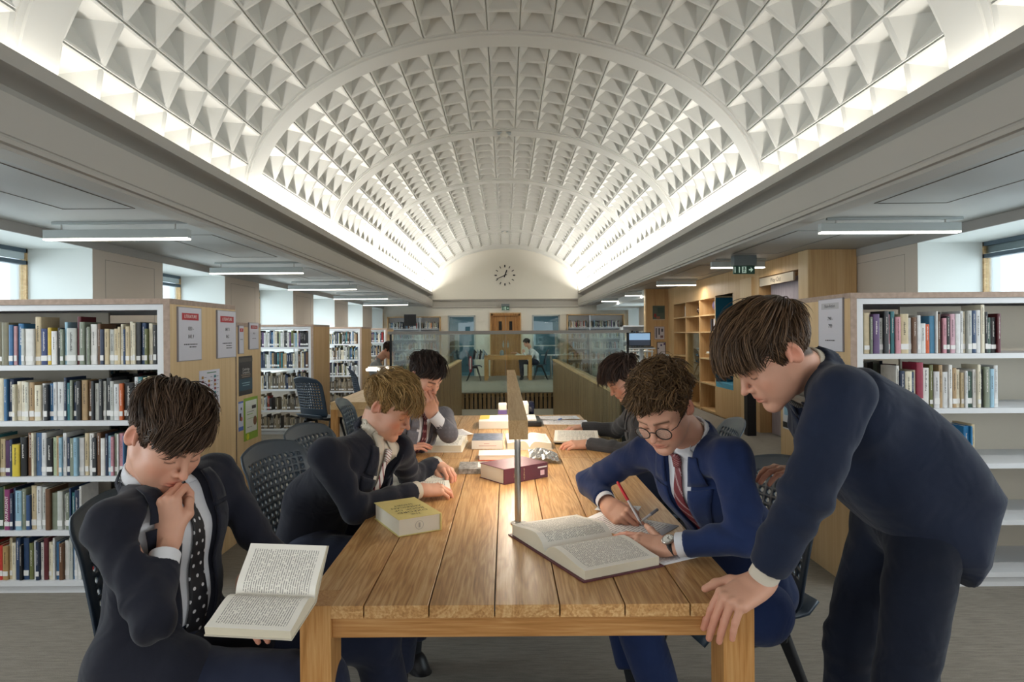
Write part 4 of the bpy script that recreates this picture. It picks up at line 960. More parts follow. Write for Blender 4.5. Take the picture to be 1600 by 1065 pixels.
# far clutter: extinguisher-red bag, striped jacket, bottle, papers
e = empty('red_bag', (-1.05, 19.15, 0), 'red bag hanging on the chair at the far table', 'bag')
b = MB(); b.tube([(-1.05, 19.12, .28), (-1.05, 19.12, .36), (-1.05, 19.12, .62), (-1.05, 19.12, .76)], [.05, .085, .085, .05], 14, flat=.6); b.build('body', mat('bag_red', '#8e2a35', .6), e, smooth=50)
b = MB(); b.tube([(-1.05, 19.02, .38), (-1.05, 19.02, .70)], .022, 8); b.build('trim_strap', mat('bag_stripe', '#c9b8b4', .6), e)
e = empty('jacket', (-.78, 19.5, .7), 'dark and white striped jacket over the chair back at the far table', 'jacket')
for k in range(4):
    b = MB(); b.tube([(-.98+.09*k, 19.5, .66), (-.93+.09*k, 19.45, .93-.0*k), (-.84+.09*k, 19.5, .78)], [.04, .05, .03], 8); b.build('fold', mat('jacket_dark' if k % 2 == 0 else 'jacket_pale', '#23262e' if k % 2 == 0 else '#9aa0aa', .8), e, smooth=50)
b = MB(); b.lathe([(0, 0), (.06, 0), (.07, .05), (.06, .13), (.02, .16), (0, .16)], (-.12, 19.8, .762)); tag(b.build('water_jug', mat('jug_grey', '#6d757c', .3), smooth=True), 'grey rounded jug on the far table', 'jug')
tag(pbox('book', .30, .62, 19.7, 19.95, .762, .785, M['paper']), 'white open book in front of the far reader', 'book')
e = empty('side_table', (1.55, 20.2, 0), 'small pale round table by the far right window', 'table'); b = MB(); b.lathe([(0, .72), (.32, .72), (.32, .745), (0, .745)], (1.45, 20.6, 0), n=28); b.build('tabletop', M['shelf'], e); b = MB(); b.lathe([(.22, 0), (.2, .02), (.03, .04), (.03, .72)], (1.45, 20.6, 0), n=16); b.build('pedestal', M['steel'], e)
# trolley with laptop
e = empty('book_trolley', (2.05, 10.4, 0), 'white tubular trolley with a few books on the right of the stairwell', 'trolley')
for z in (.45, .80, 1.10):
    b = MB(); b.box(1.86, 2.38, 10.3, 10.7, z, z+.02); b.build('shelf', M['shelf'], e)
for x in (1.88, 2.36):
    for y in (10.32, 10.68): b = MB(); b.tube([(x, y, .02), (x, y, 1.14)], .014, 8); b.build('upright', M['shelf'], e)
for k in range(5):
    nm, hx = BOOKC[[11, 4, 6, 1, 21][k]]; o = MB(); book_geo(o, .03, .22, .16, Matrix.Translation((1.93+k*.045, 10.4, .821))); tag(o.build('book', [bmat_(nm, hx), M['pagecut']]), '%s book standing on the tubular trolley' % nm, 'book', 'books on the trolley')
st = empty('laptop_stand', (2.13, 10.05, 0), 'white post stand carrying a laptop beside the stairwell', 'stand')
pbox('column', 2.11, 2.16, 10.06, 10.11, .05, 1.16, M['shelf'], st); pbox('platform', 1.93, 2.32, 9.92, 10.22, 1.16, 1.18, M['shelf'], st); pbox('foot', 1.93, 2.34, 9.95, 10.22, 0, .05, M['shelf'], st)
lp = empty('laptop', (2.13, 10.0, 1.18), 'open laptop showing a blue sky picture on the white stand', 'laptop')
pbox('keyboard_base', 1.95, 2.30, 9.95, 10.18, 1.181, 1.197, M['black'], lp); sc_ = pbox('screen', 1.95, 2.31, 10.18, 10.195, 1.20, 1.42, M['black'], lp)
pbox('display', 1.965, 2.295, 10.176, 10.18, 1.215, 1.30, mat('display_dark', '#3a4250', .3, emit=('#3a4250', .5)), sc_); pbox('display', 1.965, 2.295, 10.176, 10.18, 1.30, 1.405, mat('display_sky', '#8fb0d0', .3, emit=('#8fb0d0', .7)), sc_)
tag(pbox('bollard', XP-.28, XP-.16, 8.7, 8.82, 0, .85, M['black']), 'slim black stand beside the doorway on the right', 'stand')
b = MB(); b.tube([(XP-.22, 8.68, .86), (XP-.22, 8.68, 1.0), (XP-.22, 8.68, 1.12)], [.09, .085, .03], 12, flat=.6); tag(b.build('plastic_bag', mat('bag_clear', '#a8a6a2', .3), smooth=60), 'crumpled clear plastic bag hung on the slim black stand', 'bag')

# ================================================================ THINGS ON THE MAIN TABLE
def open_book(name, label, T, w, h, tL, tR, cover, pr='print', aL=0.0, aR=0.0, over=.006, cat='book', nl=10, hump=1.0, sub='page'):
    """gutter along local Y, pages spread along +-X; T places the gutter centre on the surface; aL/aR lift the halves"""
    e = empty(name, T.to_translation(), label, cat)
    for sg, t, ang in ((-1, tL, aL), (1, tR, aR)):
        R = Matrix.Rotation(sg*-ang, 4, 'Y'); TT = T @ R
        n = 12; prof = []
        for k in range(n+1):
            q = k/n; z = t*(.25+.75*min(1, q/.22)**.6)+hump*(.010*math.sin(PI*min(1, q*1.15))*(1-q)+.0)-hump*.004*q*q; prof.append((q*w, z+.003))
        b = MB(); vs = []
        for y in (-h/2, h/2):
            for x, z in prof: vs.append((sg*x, y, z))
        m_ = n+1; fs = []; uvs = []
        for k in range(n):
            f = (k, k+1, m_+k+1, m_+k) if sg > 0 else (k+1, k, m_+k, m_+k+1)
            fs.append(f); us = [(k/n, 0), ((k+1)/n, 0), ((k+1)/n, 1), (k/n, 1)]; us = us if sg > 0 else [((k+1)/n, 0), (k/n, 0), (k/n, 1), ((k+1)/n, 1)]
            uvs.append([((u if sg > 0 else 1-u), v) for u, v in us])
        b.add(vs, fs, 0, TT, uvs)
        # block sides
        lo = [(sg*x, y, .003) for y in (-h/2, h/2) for x, z in prof]; nb = len(vs)
        allv = vs+lo; fs = []
        for k in range(n): fs += [(k, k+1, nb+k+1, nb+k), (m_+k, m_+k+1, nb+m_+k+1, nb+m_+k)]
        fs += [(n, m_+n, nb+m_+n, nb+n), (0, m_, nb+m_, nb)]; b.add(allv, fs, 1, TT)
        b.build('page_block', [M[pr], M['pagecut']], e)
        b = MB(); b.box(min(0, sg*(w+over)), max(0, sg*(w+over)), -h/2-over, h/2+over, 0, .003, 0, TT); b.build('cover', cover, e)
    return e
def Tm(x, y, z, ang, tilt=None):
    T = Matrix.Translation((x, y, z)) @ Matrix.Rotation(ang, 4, 'Z')
    return T @ tilt if tilt is not None else T
ZTB = .7505
MAR = mat('maroon_cloth', '#5a2231', .5, bump=(400, .2, .001))
# big open dictionary: gutter runs B->C direction (angle), halves near/far
ang = math.atan2(.1095, .2276)
open_book('open_book', 'thick open reference book with maroon covers at the near end of the table', Tm(.095+.126, 1.87+.06, ZTB, ang-PI/2), .215, .245, .040, .030, MAR, 'print2', over=.010, hump=1.6)
# closed books helper: box with cover boards, spine on side
def closed_book(label, c0, ang, w, d, t, cover, spine='front', page=None, z=ZTB, name='book', title=None, extra=None, pages_side=('left', 'back')):
    """lies flat; c0 = near-left corner on the table, local x = width, local y = depth; spine on front (y=0) or 'left'/'right'/'back'"""
    T = Matrix.Translation((c0[0], c0[1], z)) @ Matrix.Rotation(ang, 4, 'Z'); e = empty(name, (c0[0], c0[1], z), label, 'book')
    c_ = .0025; i = .004
    x0 = 0 if spine == 'left' else i; x1 = w if spine == 'right' else w-i; y0 = 0 if spine == 'front' else i; y1 = d if spine == 'back' else d-i
    b = MB(); b.box(x0+.001, x1-.001, y0+.001, y1-.001, c_, t-c_, 0, T); b.build('page_block', page or M['pagecut'], e)
    b = MB(); b.box(0, w, 0, d, 0, c_, 0, T); b.box(0, w, 0, d, t-c_, t, 0, T)
    if spine == 'front': b.box(0, w, -.004, .002, 0, t, 0, T)
    if spine == 'right': b.box(w-.002, w+.004, 0, d, 0, t, 0, T)
    if spine == 'left': b.box(-.004, .002, 0, d, 0, t, 0, T)
    if spine == 'back': b.box(0, w, d-.002, d+.004, 0, t, 0, T)
    b.build('cover', cover, e, bevel=.0015)
    return e, T
YEL = mat('yellow_jacket', '#dccb84', .45, var=.06, vs=12)
a = math.atan2(.0745, .1303)
e, T = closed_book('thick book with a pale yellow cover beside the fair-haired boy\'s sleeve', (-.350, 2.058), a, .150, .245, .057, YEL, 'right', M['page'])
b = MB()
for k, (txt, s_) in enumerate((('THE', .02), ('OXFORD', .026), ('BOOK OF', .024), ('AMERICAN', .022), ('SHORT', .022))):
    vs, fs = text_geo(txt, s_, (-1, 0, 0), (0, -1, 0), (.075, .035+k*.030, .0575+.0004)); b.add(vs, fs, 0, T)
b.build('cover_lettering', M['ink'], e)
b = MB(); vs = []
for k in range(24):
    t0, t1 = 2*PI*k/24, 2*PI*(k+1)/24
    for r in (.013, .0145): vs += [(.075+r*math.cos(t0), .0035, .028+r*math.sin(t0)), (.075+r*math.cos(t1), .0035, .028+r*math.sin(t1))]
b.add(vs, [(4*k, 4*k+1, 4*k+3, 4*k+2) for k in range(24)], 0, T); b.box(.072, .078, .0034, .0036, .02, .036, 0, T); b.build('page_stamp', mat('stamp_ink', '#b3aca0', .8), e)
a = math.atan2(.155, .204)
e, T = closed_book('thick maroon hardback lying closed behind the steel post', (-.013, 2.77), a, .250, .185, .067, MAR, 'front', M['page'])
b = MB()
for k, (txt, u) in enumerate((('THE', .055), ('OXFORD', .068), ('BOOK', .081), ('OF POETRY', .11))):
    vs, fs = text_geo(txt, .010, (0,0,-1), (1, 0, 0), (u, -.0045, .033)); b.add(vs, fs, 0, T)
b.build('spine_lettering', mat('gold_ink', '#cdb88c', .4), e)
b = MB(); b.box(.205, .228, -.0052, -.004, .014, .036, 0, T); b.build('spine_label', mat('pink_label', '#e6c3cc', .6), e); b = MB(); b.box(.19, .243, -.0052, -.004, .047, .053, 0, T); b.build('spine_sticker', M['slab'], e)
# other closed books
WH = mat('white_cover', '#e6e2da', .5); 
GB = mat('blue_grey_print', '#5a6478', .45, var=.5, vs=45)
e, T = closed_book('white book with a blue-grey photograph cover in the middle of the table', (-.197, 3.64), 0, .177, .26, .050, GB, 'front', M['page'])
b = MB(); b.box(0, .177, -.0052, -.004, .001, .049, 0, T); b.box(.04, .14, -.0055, -.005, .018, .020, 1, T); b.box(.07, .1, -.0055, -.005, .03, .032, 1, T); b.build('spine_panel', [WH, M['redband']], e)
e, T = closed_book('thick white volume with yellow top cover near the table lamp', (-.190, 4.42), .0, .215, .34, .052, WH, 'front', M['page'])
b = MB(); b.add([(.0, .34, .0524), (.0, .09, .0524), (.09, .14, .0524), (.17, .34, .0524)], [(0, 1, 2, 3)], 0, T); b.build('cover_panel', mat('yellow_board', '#e3c65a', .5), e)
pbox('loose_sheet', -.12, .025, 4.44, 4.74, ZTB+.0525, ZTB+.0535, M['paper'], e)
e, T = closed_book('white book with red base cover behind the maroon hardback', (-.145, 3.30), .02, .20, .15, .028, WH, 'right', M['page'])
b = MB(); b.box(.0, .2, -.004, .15, -.0002, .003, 0, T); b.build('base_board', mat('red_board', '#c4492f', .5), e)
e, T = closed_book('paperback with a black and white drawing left of the maroon hardback', (-.225, 2.99), .03, .165, .17, .024, mat('bw_cover', '#8b8784', .5, var=.6, vs=60), 'front', M['pagecut'])
b = MB(); b.box(.09, .165, .03, .15, .0242, .0248, 0, T); b.build('cover_panel', WH, e)
# flat open volumes lit by the lamp
open_book('open_book', 'large white open volume right of the table lamp post', Tm(.125, 3.78, ZTB, .03), .125, .34, .040, .036, WH, 'print')
open_book('open_book', 'large open book in front of the boy covering his mouth', Tm(-.375, 3.74, ZTB, -.03+PI/2), .19, .26, .038, .034, WH, 'print')
open_book('open_book', 'open paperback under the hands of the fair-haired boy', Tm(-.375, 2.80, ZTB, .15+PI/2), .16, .24, .010, .016, mat('dark_cover', '#2c2a30', .5), 'print', aR=.18, over=.002)
open_book('open_book', 'open paperback between the hands of the far boy in grey', Tm(.43, 3.93, ZTB, PI/2-.1), .17, .27, .014, .012, mat('dark_cover2', '#33303a', .5), 'print', aL=.05, aR=.14, over=.001)
def sheet(label, x, y, w, d, ang, z=ZTB, name='paper_sheet', m='print', lift=.0):
    T = Matrix.Translation((x, y, z)) @ Matrix.Rotation(ang, 4, 'Z'); b = MB()
    n = 6; vs = []; 
    for j in range(n+1):
        for i in range(n+1):
            u, v = i/n-.5, j/n-.5; vs.append((u*w, v*d, .0006+lift*(u*u+v*v)*2+lift*.3*math.sin(7*u+3*v)))
    fs = []; uv = []
    for j in range(n):
        for i in range(n): fs.append((j*(n+1)+i, j*(n+1)+i+1, (j+1)*(n+1)+i+1, (j+1)*(n+1)+i)); uv.append([(i/n, j/n), ((i+1)/n, j/n), ((i+1)/n, (j+1)/n), (i/n, (j+1)/n)])
    b.add(vs, fs, 0, T, uv); o = b.build(name, M[m], None, smooth=True); s = o.modifiers.new('s', 'SOLIDIFY'); s.thickness = .0004; s.offset = 1
    return tag(o, label, 'paper')
M['form'] = printed('printed_form', '#eceaec', '#8d8a90', 26, 14, .08)
sheet('printed form under the writing hand of the boy with glasses', .40, 2.17, .21, .297, .9, ZTB, m='form')
sheet('folded white sheet beneath the watch wrist of the boy with glasses', .455, 1.915, .15, .20, .5, ZTB, m='form')
sheet('small card behind the red pen, on the printed form', .41, 2.36, .105, .15, 1.15, ZTB+.003, 'paper_card', 'form', .004)
sheet('lined sheet lying by the grey-sleeved elbow on the left', -.33, 4.25, .16, .26, .35, ZTB, m='form', lift=.004)
sheet('long white sheet below the blue pen at the far end of the table', .42, 4.72, .36, .24, -.05, ZTB, m='form')
sheet('upper white sheet at the far end of the table, partly under the pen', .36, 4.95, .40, .20, .06, ZTB+.002, m='form', lift=.003)
def pen(label, p0, p1, hx, tip='#d9d9dc'):
    e = empty('pen', p0, label, 'pen'); p0, p1 = Vector(p0), Vector(p1)
    b = MB(); b.tube([p0.lerp(p1, .10), p0.lerp(p1, .55)], .0042, 10); b.build('barrel', mat('pen_clear', '#c9c4c6', .3), e, smooth=50)
    b = MB(); b.tube([p0.lerp(p1, .55), p0.lerp(p1, .56), p0.lerp(p1, .97), p1], [.0044, .0056, .0052, .003], 10); b.build('cap', mat('pen_'+hx[1:], hx, .3), e, smooth=50)
    b = MB(); b.tube([p0, p0.lerp(p1, .10)], [.0008, .004], 8); b.build('nib', M['steel'], e, smooth=50)
PENP = (W(1001, 820, 2.09), W(963, 752, 2.20))
pen('red pen held upright in the writing hand', PENP[0], PENP[1], '#c8222f')
pen('second slim silver pen in the writing hand of the boy with glasses', W(1000, 814, 2.085), W(1026, 795, 2.12), '#8f8d92')
pen('blue pen resting on white sheets at the far end of the table', (.345, 4.70, ZTB+.012), (.42, 4.84, ZTB+.012), '#2d5fa8')
# tape dispenser / stapler group at the far end
e = empty('tape_dispenser', (.21, 4.6, ZTB), 'black and white desk tape dispenser behind the lamp bar', 'tape dispenser')
pbox('base', .14, .25, 4.50, 4.86, ZTB+.001, ZTB+.035, M['black'], e, bevel=.008); pbox('tray', .13, .215, 4.52, 4.80, ZTB+.036, ZTB+.05, WH, e, bevel=.003)
b = MB(); b.lathe([(.012, -.02), (.05, -.02), (.055, 0), (.05, .02), (.012, .02)], (.19, 4.86, ZTB+.09), (1, 0, 0), 24); b.build('tape_roll', mat('navy_gloss', '#1d2033', .2), e, smooth=40)
b = MB(); b.box(.12, .17, 4.78, 4.98, ZTB+.05, ZTB+.135); b.build('body', WH, e, bevel=.01)
e = empty('sticky_note_block', (.02, 4.9, ZTB), 'white and violet block left of the lamp bar\'s far end', 'box'); pbox('block', -.06, .004, 4.92, 5.04, ZTB+.001, ZTB+.115, WH, e, bevel=.006); pbox('band', -.062, .006, 4.918, 5.042, ZTB+.035, ZTB+.07, mat('violet', '#6a5a9a', .5), e)
b = MB(); r3 = random.Random(5); n = 14; vs = []
for j in range(n+1):
    for i in range(n+1): vs.append((.115+.15*i/n, 3.20+.20*j/n, ZTB+.068*math.exp(-((i-5)**2+(j-8)**2)/70)*.7+r3.uniform(0, .012)+.004))
b.add(vs, [(j*(n+1)+i, j*(n+1)+i+1, (j+1)*(n+1)+i+1, (j+1)*(n+1)+i) for j in range(n) for i in range(n)])
o = b.build('crumpled_wrapper', mat('foil', '#b9b7b4', .25, .7)); s = o.modifiers.new('s', 'SOLIDIFY'); s.thickness = .001; tag(o, 'crumpled silvery wrapper behind the maroon hardback', 'wrapper')

area('stairwell_fill_light', (.03, 11, -2.2), (PI, 0, 0), 1.6, 7.5, 30, (1, .95, .85))  # unseen lower-storey lamp, added to brighten the slat walls
# ================================================================ PEOPLE: distance-field modelling
F4 = np.float32
def V(*a): return np.array(a, dtype=float)
def nrm(a): a = np.asarray(a, dtype=float); return a/np.linalg.norm(a)
class Prim:
    __slots__ = ('op', 'fn', 'lo', 'hi', 'k')
def P_cap(a, b, ra, rb):
    a = np.asarray(a, float); b = np.asarray(b, float); ba = b-a; L = max(ba @ ba, 1e-12); rm = max(ra, rb)
    def fn(p):
        q = p-a; t = np.clip((q @ ba)/L, 0, 1); return np.sqrt(((q-t[..., None]*ba)**2).sum(-1))-(ra+(rb-ra)*t)
    return fn, np.minimum(a, b)-rm, np.maximum(a, b)+rm
def P_ecap(a, b, ra, rb, lat, s):
    """capsule flattened: ra/rb are the half widths along lat, depth = ra*s"""
    a = np.asarray(a, float); b = np.asarray(b, float); lat = nrm(lat); ba = b-a
    sc = lambda q: q-(q @ lat)[..., None]*lat*(1-s)
    a2, ba2 = sc(a), sc(ba); L = max(ba2 @ ba2, 1e-12); rm = max(ra, rb)
    def fn(p):
        q = sc(p)-a2; t = np.clip((q @ ba2)/L, 0, 1); return np.sqrt(((q-t[..., None]*ba2)**2).sum(-1))-(ra+(rb-ra)*t)*s
    return fn, np.minimum(a, b)-rm, np.maximum(a, b)+rm
def P_ell(c, r, R=None):
    c = np.asarray(c, float); r = np.asarray(r, float); rm = r.max()
    def fn(p):
        q = p-c
        if R is not None: q = q @ R
        k0 = np.sqrt(((q/r)**2).sum(-1))+1e-9; k1 = np.sqrt(((q/(r*r))**2).sum(-1))+1e-9; return k0*(k0-1)/k1
    return fn, c-rm, c+rm
def P_fn(fn, lo, hi): return fn, np.asarray(lo, float), np.asarray(hi, float)
class SDF:
    def __init__(s): s.p = []
    def u(s, prim, k=.01): s.p.append(('u', prim, k)); return s
    def s(s, prim, k=.004): s.p.append(('s', prim, k)); return s
    def at(s, P):
        d = np.full(P.shape[:-1], 9.0)
        for op, (fn, lo, hi), k in s.p:
            e = fn(P)
            if op == 'u': h = np.maximum(k-np.abs(d-e), 0)/k; d = np.minimum(d, e)-h*h*k*.25
            elif op == 's': h = np.maximum(k-np.abs(-e-d), 0)/k; d = np.maximum(d, -e)+h*h*k*.25
            elif op == 'd': d = d+e
        return d
    def grid(s, h, lo=None, hi=None, pad=None):
        L = np.min([q[1][1] for q in s.p if q[0] == 'u'], 0)-2*h-.01; H = np.max([q[1][2] for q in s.p if q[0] == 'u'], 0)+2*h+.01
        if lo is not None: L = np.maximum(L, lo)
        if hi is not None: H = np.minimum(H, hi)
        n = np.ceil((H-L)/h).astype(int)+1
        ax = [L[i]+h*np.arange(n[i]) for i in range(3)]
        D = np.full(n, .5, dtype=float)
        for op, (fn, lo_, hi_), k in s.p:
            m = k+3*h+.004
            i0 = np.clip(np.floor((lo_-m-L)/h).astype(int), 0, n); i1 = np.clip(np.ceil((hi_+m-L)/h).astype(int)+1, 0, n)
            if (i1 <= i0).any(): continue
            sl = tuple(slice(a, b) for a, b in zip(i0, i1))
            G = np.stack(np.meshgrid(ax[0][sl[0]], ax[1][sl[1]], ax[2][sl[2]], indexing='ij'), -1)
            e = fn(G); d = D[sl]
            if op == 'u': hh = np.maximum(k-np.abs(d-e), 0)/k; D[sl] = np.minimum(d, e)-hh*hh*k*.25
            elif op == 's': hh = np.maximum(k-np.abs(-e-d), 0)/k; D[sl] = np.maximum(d, -e)+hh*hh*k*.25
            elif op == 'd': D[sl] = d+e
        return D, L
    def mesh(s, h, lo=None, hi=None):
        D, L = s.grid(h, lo, hi); return surface_net(D, L, h)
def surface_net(D, L, h):
    nx, ny, nz = D.shape; S_ = D < 0
    cnt = np.zeros((nx-1, ny-1, nz-1)); acc = np.zeros((nx-1, ny-1, nz-1, 3))
    C8 = [(i, j, k) for i in (0, 1) for j in (0, 1) for k in (0, 1)]
    sub = lambda A, c: A[c[0]:nx-1+c[0], c[1]:ny-1+c[1], c[2]:nz-1+c[2]]
    any_ = np.zeros((nx-1, ny-1, nz-1), int)
    for c in C8: any_ += sub(S_, c)
    act = (any_ > 0) & (any_ < 8); idx = np.argwhere(act); N = len(idx)
    if N == 0: return np.zeros((0, 3)), np.zeros((0, 4), int)
    pos = np.zeros((N, 3)); ct = np.zeros(N)
    for a in C8:
        for ax in range(3):
            if a[ax]: continue
            b = list(a); b[ax] = 1
            da = D[idx[:,0]+a[0], idx[:,1]+a[1], idx[:,2]+a[2]]; db = D[idx[:,0]+b[0], idx[:,1]+b[1], idx[:,2]+b[2]]
            m = (da < 0) != (db < 0); t = np.where(m, da/np.where(m, da-db, 1), 0)
            p = np.tile(np.array(a, float), (N, 1)); p[:, ax] += t; pos[m] += p[m]; ct[m] += 1
    pos = (pos/ct[:, None]+idx)*h+L
    vid = -np.ones((nx-1, ny-1, nz-1), int); vid[act] = np.arange(N)
    F = []
    for ax in range(3):
        u, v = (ax+1) % 3, (ax+2) % 3
        A = np.take(S_, range(0, D.shape[ax]-1), ax); B = np.take(S_, range(1, D.shape[ax]), ax)
        e = np.argwhere(A != B)
        e = e[(e[:, u] > 0) & (e[:, v] > 0) & (e[:, u] < D.shape[u]-1) & (e[:, v] < D.shape[v]-1)]
        if not len(e): continue
        q = []
        for du, dv in ((-1, -1), (0, -1), (0, 0), (-1, 0)):
            f = e.copy(); f[:, u] += du; f[:, v] += dv; q.append(vid[f[:,0], f[:,1], f[:,2]])
        q = np.stack(q, 1); flip = ~A[e[:,0], e[:,1], e[:,2]]; q[flip] = q[flip][:, ::-1]; F.append(q)
    return pos, np.concatenate(F)
def relax(v, f, it=1, lam=.5):
    for _ in range(it):
        acc = np.zeros_like(v); c = np.zeros(len(v))
        for k in range(4):
            a, b = f[:, k], f[:, (k+1) % 4]; np.add.at(acc, a, v[b]); np.add.at(acc, b, v[a]); np.add.at(c, a, 1); np.add.at(c, b, 1)
        v = v+(acc/np.maximum(c, 1)[:, None]-v)*lam
    return v
def npmesh(name, parts, mats, parent=None, cols=None, smooth=True, uv=None, origin=None, matidx=None):
    vs, fs, n = [], [], 0
    for v, f in parts: vs.append(v); fs += (np.asarray(f)+n).tolist() if isinstance(f, np.ndarray) else [[i+n for i in q] for q in f]; n += len(v)
    v = np.concatenate(vs)
    if parent is not None: A = np.array(wm(parent).inverted()); v2 = v @ A[:3, :3].T+A[:3, 3]
    else: origin = np.array(origin); v2 = v-origin
    me = bpy.data.meshes.new(name); me.from_pydata(v2.tolist(), [], fs)
    for m in (mats if isinstance(mats, (list, tuple)) else [mats]): me.materials.append(m)
    if matidx is not None: me.polygons.foreach_set('material_index', matidx)
    if smooth: me.polygons.foreach_set('use_smooth', [True]*len(me.polygons))
    if cols is not None:
        ca = me.color_attributes.new('Col', 'FLOAT_COLOR', 'POINT'); c4 = np.ones((len(v), 4)); c4[:, :3] = np.concatenate(cols); ca.data.foreach_set('color', c4.ravel())
    me.update(); o = bpy.data.objects.new(name, me); COL.objects.link(o)
    if parent is not None: o.parent = parent
    else: o.location = tuple(origin)
    return o
def frame(fwd, up):
    f = nrm(fwd); x = nrm(np.cross(f, up)); u = np.cross(x, f); return np.stack([x, f, u], 1)   # columns: right, forward, up
G3 = lambda p, c, s: np.exp(-(((p-np.array(c))/np.array(s))**2).sum(-1))
# ---------------------------------------------------------------- head
def head_sdf(neck, opt):
    s = SDF(); g = opt.get
    s.u(P_ell((0, -.016, .046), (.0735, .094, .080)), .02)
    s.u(P_ell((0, .040, .028), (.060, .052, .060)), .03)
    s.u(P_ell((0, .034, -.040), (.0535, .054, .062)), .03)
    s.u(P_cap((.044, .002, -.054), (.016, .070, -.093), .016, .0125), .03); s.u(P_cap((-.044, .002, -.054), (-.016, .070, -.093), .016, .0125), .03)
    s.u(P_ell((0, .077, -.094), (.018, .0145, .015)), .018)
    for m in (-1, 1):
        s.u(P_ell((m*.040, .064, -.018), (.019, .018, .017)), .025); s.u(P_ell((m*.034, .048, -.048), (.024, .030, .030)), .03)
        s.u(P_cap((m*.013, .0865, .0225), (m*.044, .071, .0225), .0075, .0065), .014)
        s.s(P_ell((m*.0305, .094, .003), (.0165, .0135, .0115)), .014)
        s.u(P_ell((m*.0305, .0725, .001), (.0138, .0135, .0122)), .004)
        s.u(P_cap((m*.018, .0825, .0065), (m*.042, .0775, .006), .0032, .0028), .004)       # upper lid fold
    s.u(P_cap((0, .0875, .016), (0, .1070, -.021), .0062, .0080), .013)
    s.u(P_ell((0, .1115, -.0268), (.0092, .0098, .0082)), .008)
    for m in (-1, 1):
        s.u(P_ell((m*.0125, .0975, -.0295), (.0068, .0092, .0066)), .006)
        s.s(P_ell((m*.0065, .1035, -.0365), (.0030, .0046, .0034)), .003)
    s.u(P_ell((0, .084, -.052), (.024, .0125, .018)), .018)
    for a, b in ((-.023, -.010), (-.010, .0), (0, .010), (.010, .023)):
        y = lambda x: .0955-14*x*x; zt = lambda x: -.0555-8*x*x+(.0012 if abs(x) > .004 else 0)
        s.u(P_cap((a, y(a)-.001, zt(a)), (b, y(b)-.001, zt(b)), .0042, .0042), .004)
        s.u(P_cap((a*.9, y(a*.9)-.0025, -.0665-0*a+6*a*a), (b*.9, y(b*.9)-.0025, -.0665+6*b*b), .0050, .0050), .004)
    s.s(P_cap((-.022, .092, -.0615), (0, .1005, -.0610), .0011, .0013), .0025); s.s(P_cap((0, .1005, -.0610), (.022, .092, -.0615), .0013, .0011), .0025)
    s.s(P_cap((-.010, .092, -.0775), (.010, .092, -.0775), .003, .003), .010)
    for m in (-1, 1):
        R = np.array(Matrix.Rotation(m*.35, 3, 'Z') @ Matrix.Rotation(-.12, 3, 'X'))
        s.u(P_ell((m*.0775, -.014, .002), (.0085, .0185, .0305), R), .006)
        s.s(P_ell((m*.0865, -.0095, .004), (.0085, .0115, .0200), R), .003)
        s.u(P_cap((m*.0800, -.004, .012), (m*.0765, .004, -.012), .004, .004), .004)
    # neck
    nb = np.asarray(neck, float)
    s.u(P_cap((0, -.030, -.045), nb, .051, .057), .03)
    s.u(P_cap((0, .015, -.066), nb+np.array([0, .02, .01]), .030, .035), .03)
    return s
SKIN = {}
def head_colors(v, tone, hairc, opt):
    c = np.tile(np.array(tone), (len(v), 1))
    def mixc(w, col, amt): nonlocal c; w = (w*amt)[:, None]; c = c*(1-w)+np.array(col)*w
    red = np.array(tone)*np.array([1.08, .70, .66]); 
    for m in (-1, 1):
        mixc(G3(v, (m*.045, .070, -.030), (.022, .03, .022)), red, opt.get('flush', .6)); mixc(G3(v, (m*.085, -.01, .0), (.02, .03, .035)), red, .6)
    mixc(G3(v, (0, .110, -.028), (.014, .012, .012)), red, .5)
    lip = np.array(tone)*np.array([.90, .50, .50])
    w = np.clip(G3(v, (0, .098, -.0560), (.021, .014, .0050))+G3(v, (0, .096, -.0665), (.019, .014, .0058)), 0, 1); mixc(w, lip, .8)
    mixc(G3(v, (0, .098, -.0612), (.020, .014, .0014)), lip*.35, .8)
    hc = np.array(hairc)*.8
    for m in (-1, 1):
        x = v[:, 0]*m; zc = .0225+.10*(x-.014)-3.2*(x-.014)**2*1.2
        w = ((x > .010) & (x < .052) & (v[:, 1] > .045))*np.exp(-((v[:, 2]-zc)/.0042)**2); mixc(w, hc, opt.get('brow', .85))
        zl = -.0035-14*(x-.0305)**2*-1.0*.6
        w = ((x > .017) & (x < .045) & (v[:, 1] > .055))*np.exp(-((v[:, 2]-(-.0055+9*(x-.0305)**2))/.0018)**2); mixc(w, (.02, .014, .012), .85)
    # scalp takes the hair colour
    zl = np.interp(v[:, 1], HLY, HLZ); w = np.clip((v[:, 2]-zl)/.006+.3, 0, 1)*(np.abs(v[:, 0]) < .079); mixc(w, hc, .95)
    return c
HLY = [-.13, -.10, -.07, -.035, -.022, 0, .015, .030, .045, .060, .075, .12]
HLZ = [-.050, -.050, -.046, -.030, .030, .028, -.005, .012, .040, .062, .076, .085]
